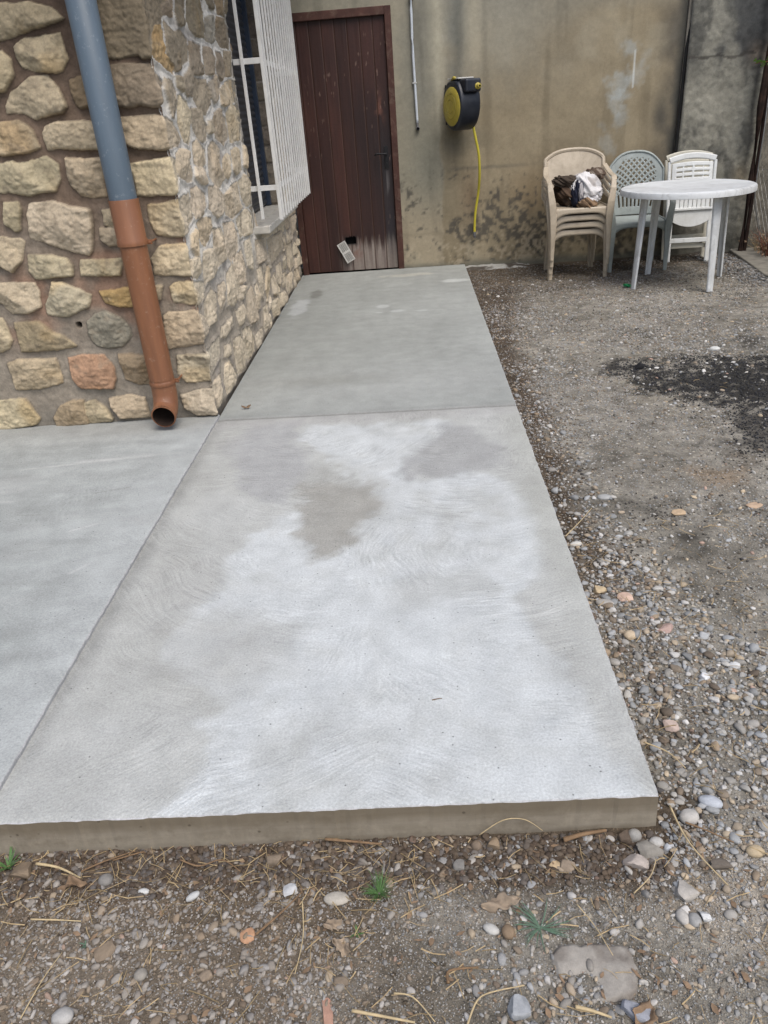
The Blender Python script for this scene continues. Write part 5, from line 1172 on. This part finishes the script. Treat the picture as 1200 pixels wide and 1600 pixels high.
tag(hb, 'large half buried flat grey rock at the bottom right of the photo', 'stone')

# ---------------------------------------------------------------- straw, twigs, leaves, weeds
M['twig'] = m_plain('brown_twig', (.20, .13, .075), .85, .15, .3, 30, bump=.3)
M['paletwig'] = m_plain('pale_straw', (.46, .36, .21), .7, .25, .25, 30)
def strand(name, label, pts, r, mat, lift=.006, cat='twig', arch=0, scl=None, zf=gz):
    P = [Vector((x, y, float(zf(x, y))+lift+arch*math.sin(math.pi*i/(len(pts)-1)))) for i, (x, y) in enumerate(pts)]
    o0 = P[0].copy(); b = MB(); q = smoothpath([p-o0 for p in P], 5); n = len(q)
    b.tube(q, r, 6, scl=[1-.5*k/n for k in range(n)] if scl is None else scl); o = b.build(name, mat, smooth=True, loc=o0); return tag(o, label, cat)
strand('straw', 'long pale straw pointing from the slab corner to the lower right', [(.54, 1.238), (.551, 1.139), (.595, 1.033)], .0028, M['paletwig'], .03, 'straw')
strand('root', 'thin curved root arching in the dark trench left of centre', [(-.762, 1.165), (-.70, 1.182), (-.689, 1.180)], .0022, M['twig'], .012, 'root')
strand('root', 'wavy thin brown root across the dark trench below the slab front', [(-.599, 1.157), (-.55, 1.139), (-.501, 1.154), (-.45, 1.119)], .0022, M['twig'], .016, 'root')
strand('stick', 'straight reddish brown stick leaning along the slab foot at centre', [(-.262, 1.190), (-.20, 1.183), (-.130, 1.174)], .0038, M['twig'], .022, 'stick')
strand('wood_strip', 'flat splintered wood strip at the slab foot near the right corner', [(.285, 1.175), (.33, 1.185), (.385, 1.192)], .0065, M['twig'], .018, 'wood')
strand('twig', 'grey brown twig lying diagonally on the gravel left of centre', [(-.387, .964), (-.346, 1.005), (-.300, 1.058)], .0030, M['twig'], .014)
strand('straw', 'thin pale straw running down from the tip of the diagonal twig', [(-.299, 1.04), (-.289, .961), (-.296, .883)], .0016, M['paletwig'], .010, 'straw')
strand('straw', 'long bent straw near the bottom left corner', [(-.821, .812), (-.807, .882), (-.790, .940)], .0016, M['paletwig'], .010, 'straw')
strand('straw', 'thick tan straw in the trench at the far left', [(-.94, 1.156), (-.88, 1.142), (-.816, 1.111)], .0038, M['paletwig'], .018, 'straw')
strand('twig', 'curved brown twig rising from the trench left of centre', [(-.824, 1.131), (-.781, 1.159), (-.713, 1.183)], .0024, M['twig'], .016)
strand('twig', 'bent brown twig left of the half buried rock', [(.005, .861), (.009, .886), (.066, .891)], .0036, M['twig'], .010)
strand('straw', 'pale bent straw at the bottom centre right', [(.036, .783), (.057, .825), (.085, .84), (.15, .852)], .0022, M['paletwig'], .014, 'straw')
strand('stick', 'short pale stick below the half buried rock', [(.238, .812), (.266, .804), (.300, .792)], .0042, M['paletwig'], .014, 'stick')
strand('stick', 'pale stick crossing the bottom edge at centre', [(-.178, .809), (-.118, .797), (-.06, .785)], .0036, M['paletwig'], .016, 'stick')
strand('straw', 'pale straw slanting down right at the bottom centre', [(-.10, .842), (-.063, .833), (-.023, .789)], .0020, M['paletwig'], .012, 'straw')
strand('straw', 'thin pale straw arc left of the triangular stone', [(.402, 1.027), (.446, 1.063), (.472, 1.109)], .0015, M['paletwig'], .028, 'straw')
strand('straw', 'fine straw crossing the half buried rock', [(.280, 1.008), (.307, .96), (.328, .9)], .0014, M['paletwig'], .024, 'straw')
strand('straw', 'short level straw at the left, beside the flat brown stone', [(-.890, 1.015), (-.83, 1.012), (-.776, 1.008)], .0022, M['paletwig'], .010, 'straw')
strand('straw', 'pale straw arching up against the slab front, centre right', [(.095, 1.185), (.150, 1.199), (.200, 1.199), (.240, 1.190)], .0014, M['paletwig'], .03, 'straw', arch=.03)
strand('twig', 'brown twig beside the slab edge in the pebble bank', [(.538, 1.442), (.587, 1.402), (.612, 1.348)], .0022, M['paletwig'], .026)
strand('twig', 'dry stem lying across the pebbles below the slab corner', [(.562, 1.195), (.595, 1.176), (.649, 1.139)], .0026, M['twig'], .024)
strand('straw', 'thin straw bridging from the slab side to the dark soil', [(.525, 2.42), (.60, 2.52), (.66, 2.60)], .0022, M['paletwig'], .07, 'straw')
# uncounted straw litter
rr = random.Random(77); b = MB()
for i in range(900):
    x = rr.uniform(-1.35, 1.1); y = rr.uniform(.66, 1.20)
    if rr.random() < .35: y = rr.uniform(1.02, 1.20)
    if x > 0 and y > .98 and rr.random() < .55: continue
    a = rr.uniform(0, 6.28); L_ = rr.uniform(.012, .06)*(1.3 if rr.random() < .15 else 1); k = rr.uniform(-.35, .35); P = []
    for q in (0, .5, 1):
        px = x+L_*q*math.cos(a+k*q); py = min(y+L_*q*math.sin(a+k*q), 1.198 if x < .5 else 9); P.append((px, py, float(gz(px, py))+.006+rr.uniform(0, .006)))
    b.tube(P, rr.uniform(.0005, .0013), 3, cap=False)
o = b.build('straw_litter', M['straw']); tag(o, 'bits of dry straw and grass littering the soil in front of the slab', kind='stuff')
b = MB()
for i in range(420):
    x = rr.uniform(.5, 1.3) if rr.random() < .7 else rr.uniform(.5, 2.6); y = rr.uniform(1.1, 2.6) if x < 1.3 else rr.uniform(1.3, 6)
    if x < .53+(y-1.2)*.01: continue
    a = rr.uniform(0, 6.28); L_ = rr.uniform(.015, .07); P = [(x+L_*q*math.cos(a+.3*q), y+L_*q*math.sin(a+.3*q)) for q in (0, .5, 1)]
    P = [(max(p, .53), q, float(gz(p, q))+.016) for p, q in P]; b.tube(P, rr.uniform(.0006, .0014), 3, cap=False)
o = b.build('yard_straw', M['straw']); tag(o, 'scattered dry stalks over the pebbles of the yard', kind='stuff')
b = MB()
for i in range(420):
    x = rr.uniform(-1.35, 1.0); y = rr.uniform(.66, 1.19)
    s_ = rr.uniform(.004, .012); z = float(gz(x, y))+.006; a = rr.uniform(0, 6.28); u = Vector((math.cos(a), math.sin(a), rr.uniform(-.3, .3)))*s_; v = Vector((-math.sin(a), math.cos(a), rr.uniform(-.3, .3)))*s_*rr.uniform(.25, .6); c_ = Vector((x, y, z))
    b.add([c_-u, c_-u*.2+v, c_+u*.8+v*.4, c_+u, c_+u*.2-v, c_-u*.6-v*.7], [(0, 1, 2, 3, 4, 5)])
o = b.build('leaf_litter', M['leafdry']); tag(o, 'small brown flakes of dead leaf on the soil', kind='stuff')
def leafobj(label, x, y, L_, W_, rz, seed, mat=None, zf=gz):
    r_ = random.Random(seed); n, m_ = 22, 11; P = np.zeros((n, m_, 3)); keep = np.ones((n, m_), bool)
    for i in range(n):
        t = i/(n-1); wd = W_*(math.sin(math.pi*min(1, t*1.02))**.7)*(1+.22*math.sin(t*19+seed)+.10*math.sin(t*41))
        for j in range(m_):
            u = -1+2*j/(m_-1); P[i, j] = (L_*(t-.5), wd*u/2+.05*L_*math.sin(t*4), .008+.012*abs(u)*math.sin(t*5+seed)+.006*math.sin(t*9+u*3))
    o = np_mesh('dead_leaf', P.reshape(-1, 3), gridfaces(n, m_), mat or M['leafdry'], loc=(x, y, float(zf(x, y))+.006)); o.rotation_euler = (.1, -.05, rz)
    q = o.modifiers.new('s', 'SOLIDIFY'); q.thickness = .0008
    tag(o, label, 'leaf')
M['leafpale'] = m_plain('pale_dead_leaf', (.30, .235, .17), .8, .2, .3, 60, bump=.3)
leafobj('curled pale brown dead leaf on bare soil below the slab, centre right', .125, 1.024, .085, .034, .12, 3, M['leafpale'])
leafobj('reddish brown dead leaf in the trench at the far left', -.83, 1.095, .065, .024, .25, 5)
leafobj('small greyish leaf scrap beside the grey oval flat stone', -.228, .985, .040, .026, .4, 8, M['leafpale'])
leafobj('brown dead leaf among straw at the bottom edge, right of centre', .36, .79, .075, .035, 1.2, 11)
leafobj('pale grey leaf scrap on the soil right of the diagonal twig', -.205, .935, .040, .026, -.5, 14, M['leafpale'])
M['weedblue'] = m_plain('blue_green_blade', (.09, .145, .095), .6, .3, .25, 60)
def weed(label, x, y, n, L_, up, mat, seed, wdt=.0016):
    r_ = random.Random(seed); b = MB()
    for i in range(n):
        a = r_.uniform(0, 6.28); l = L_*r_.uniform(.5, 1); u_ = up*r_.uniform(.6, 1.2)
        P = [(l*q*math.cos(a+.2*q), l*q*math.sin(a+.2*q), .004+l*u_*(q-.45*q*q*(1.3 if up < .6 else .6))) for q in (0, .35, .7, 1)]
        b.sweep(P, [(-wdt, 0), (0, .0004), (wdt, 0), (0, -.0002)], [.6, 1.1, .8, .1])
    t = b.build('weed', mat, loc=(x, y, float(gz(x, y)))); tag(t, label, 'weed')
weed('small green grass tuft on the gravel below the slab, at centre', -.134, 1.055, 70, .045, 1.1, M['weed'], 1, .0007)
weed('sprawling blue green weed above the half buried rock', .200, .972, 26, .075, .30, M['weedblue'], 2, .0013)
weed('tiny bright green shoot at the left edge below the slab', -1.010, 1.155, 14, .04, 1.3, M['weed'], 3, .0022)
weed('tiny green seedling left of the dead leaf, below the grass tuft', -.180, .966, 9, .022, .8, M['weed'], 4, .0018)
weed('tiny green seedling in the gravel near the bottom left', -.75, .96, 8, .016, .8, M['weedblue'], 6, .0016)
# debris on the slab
strand('twig', 'tiny dark twig lying on the path towards its front', [(.003, 1.548), (.018, 1.552), (.030, 1.553)], .0014, M['twig'], .003, 'twig', zf=lambda a, b: 0)
leafobj('small dark leaf bit on the path close to the stone corner', -.93, 3.93, .05, .018, .2, 21, zf=lambda a, b: .004)
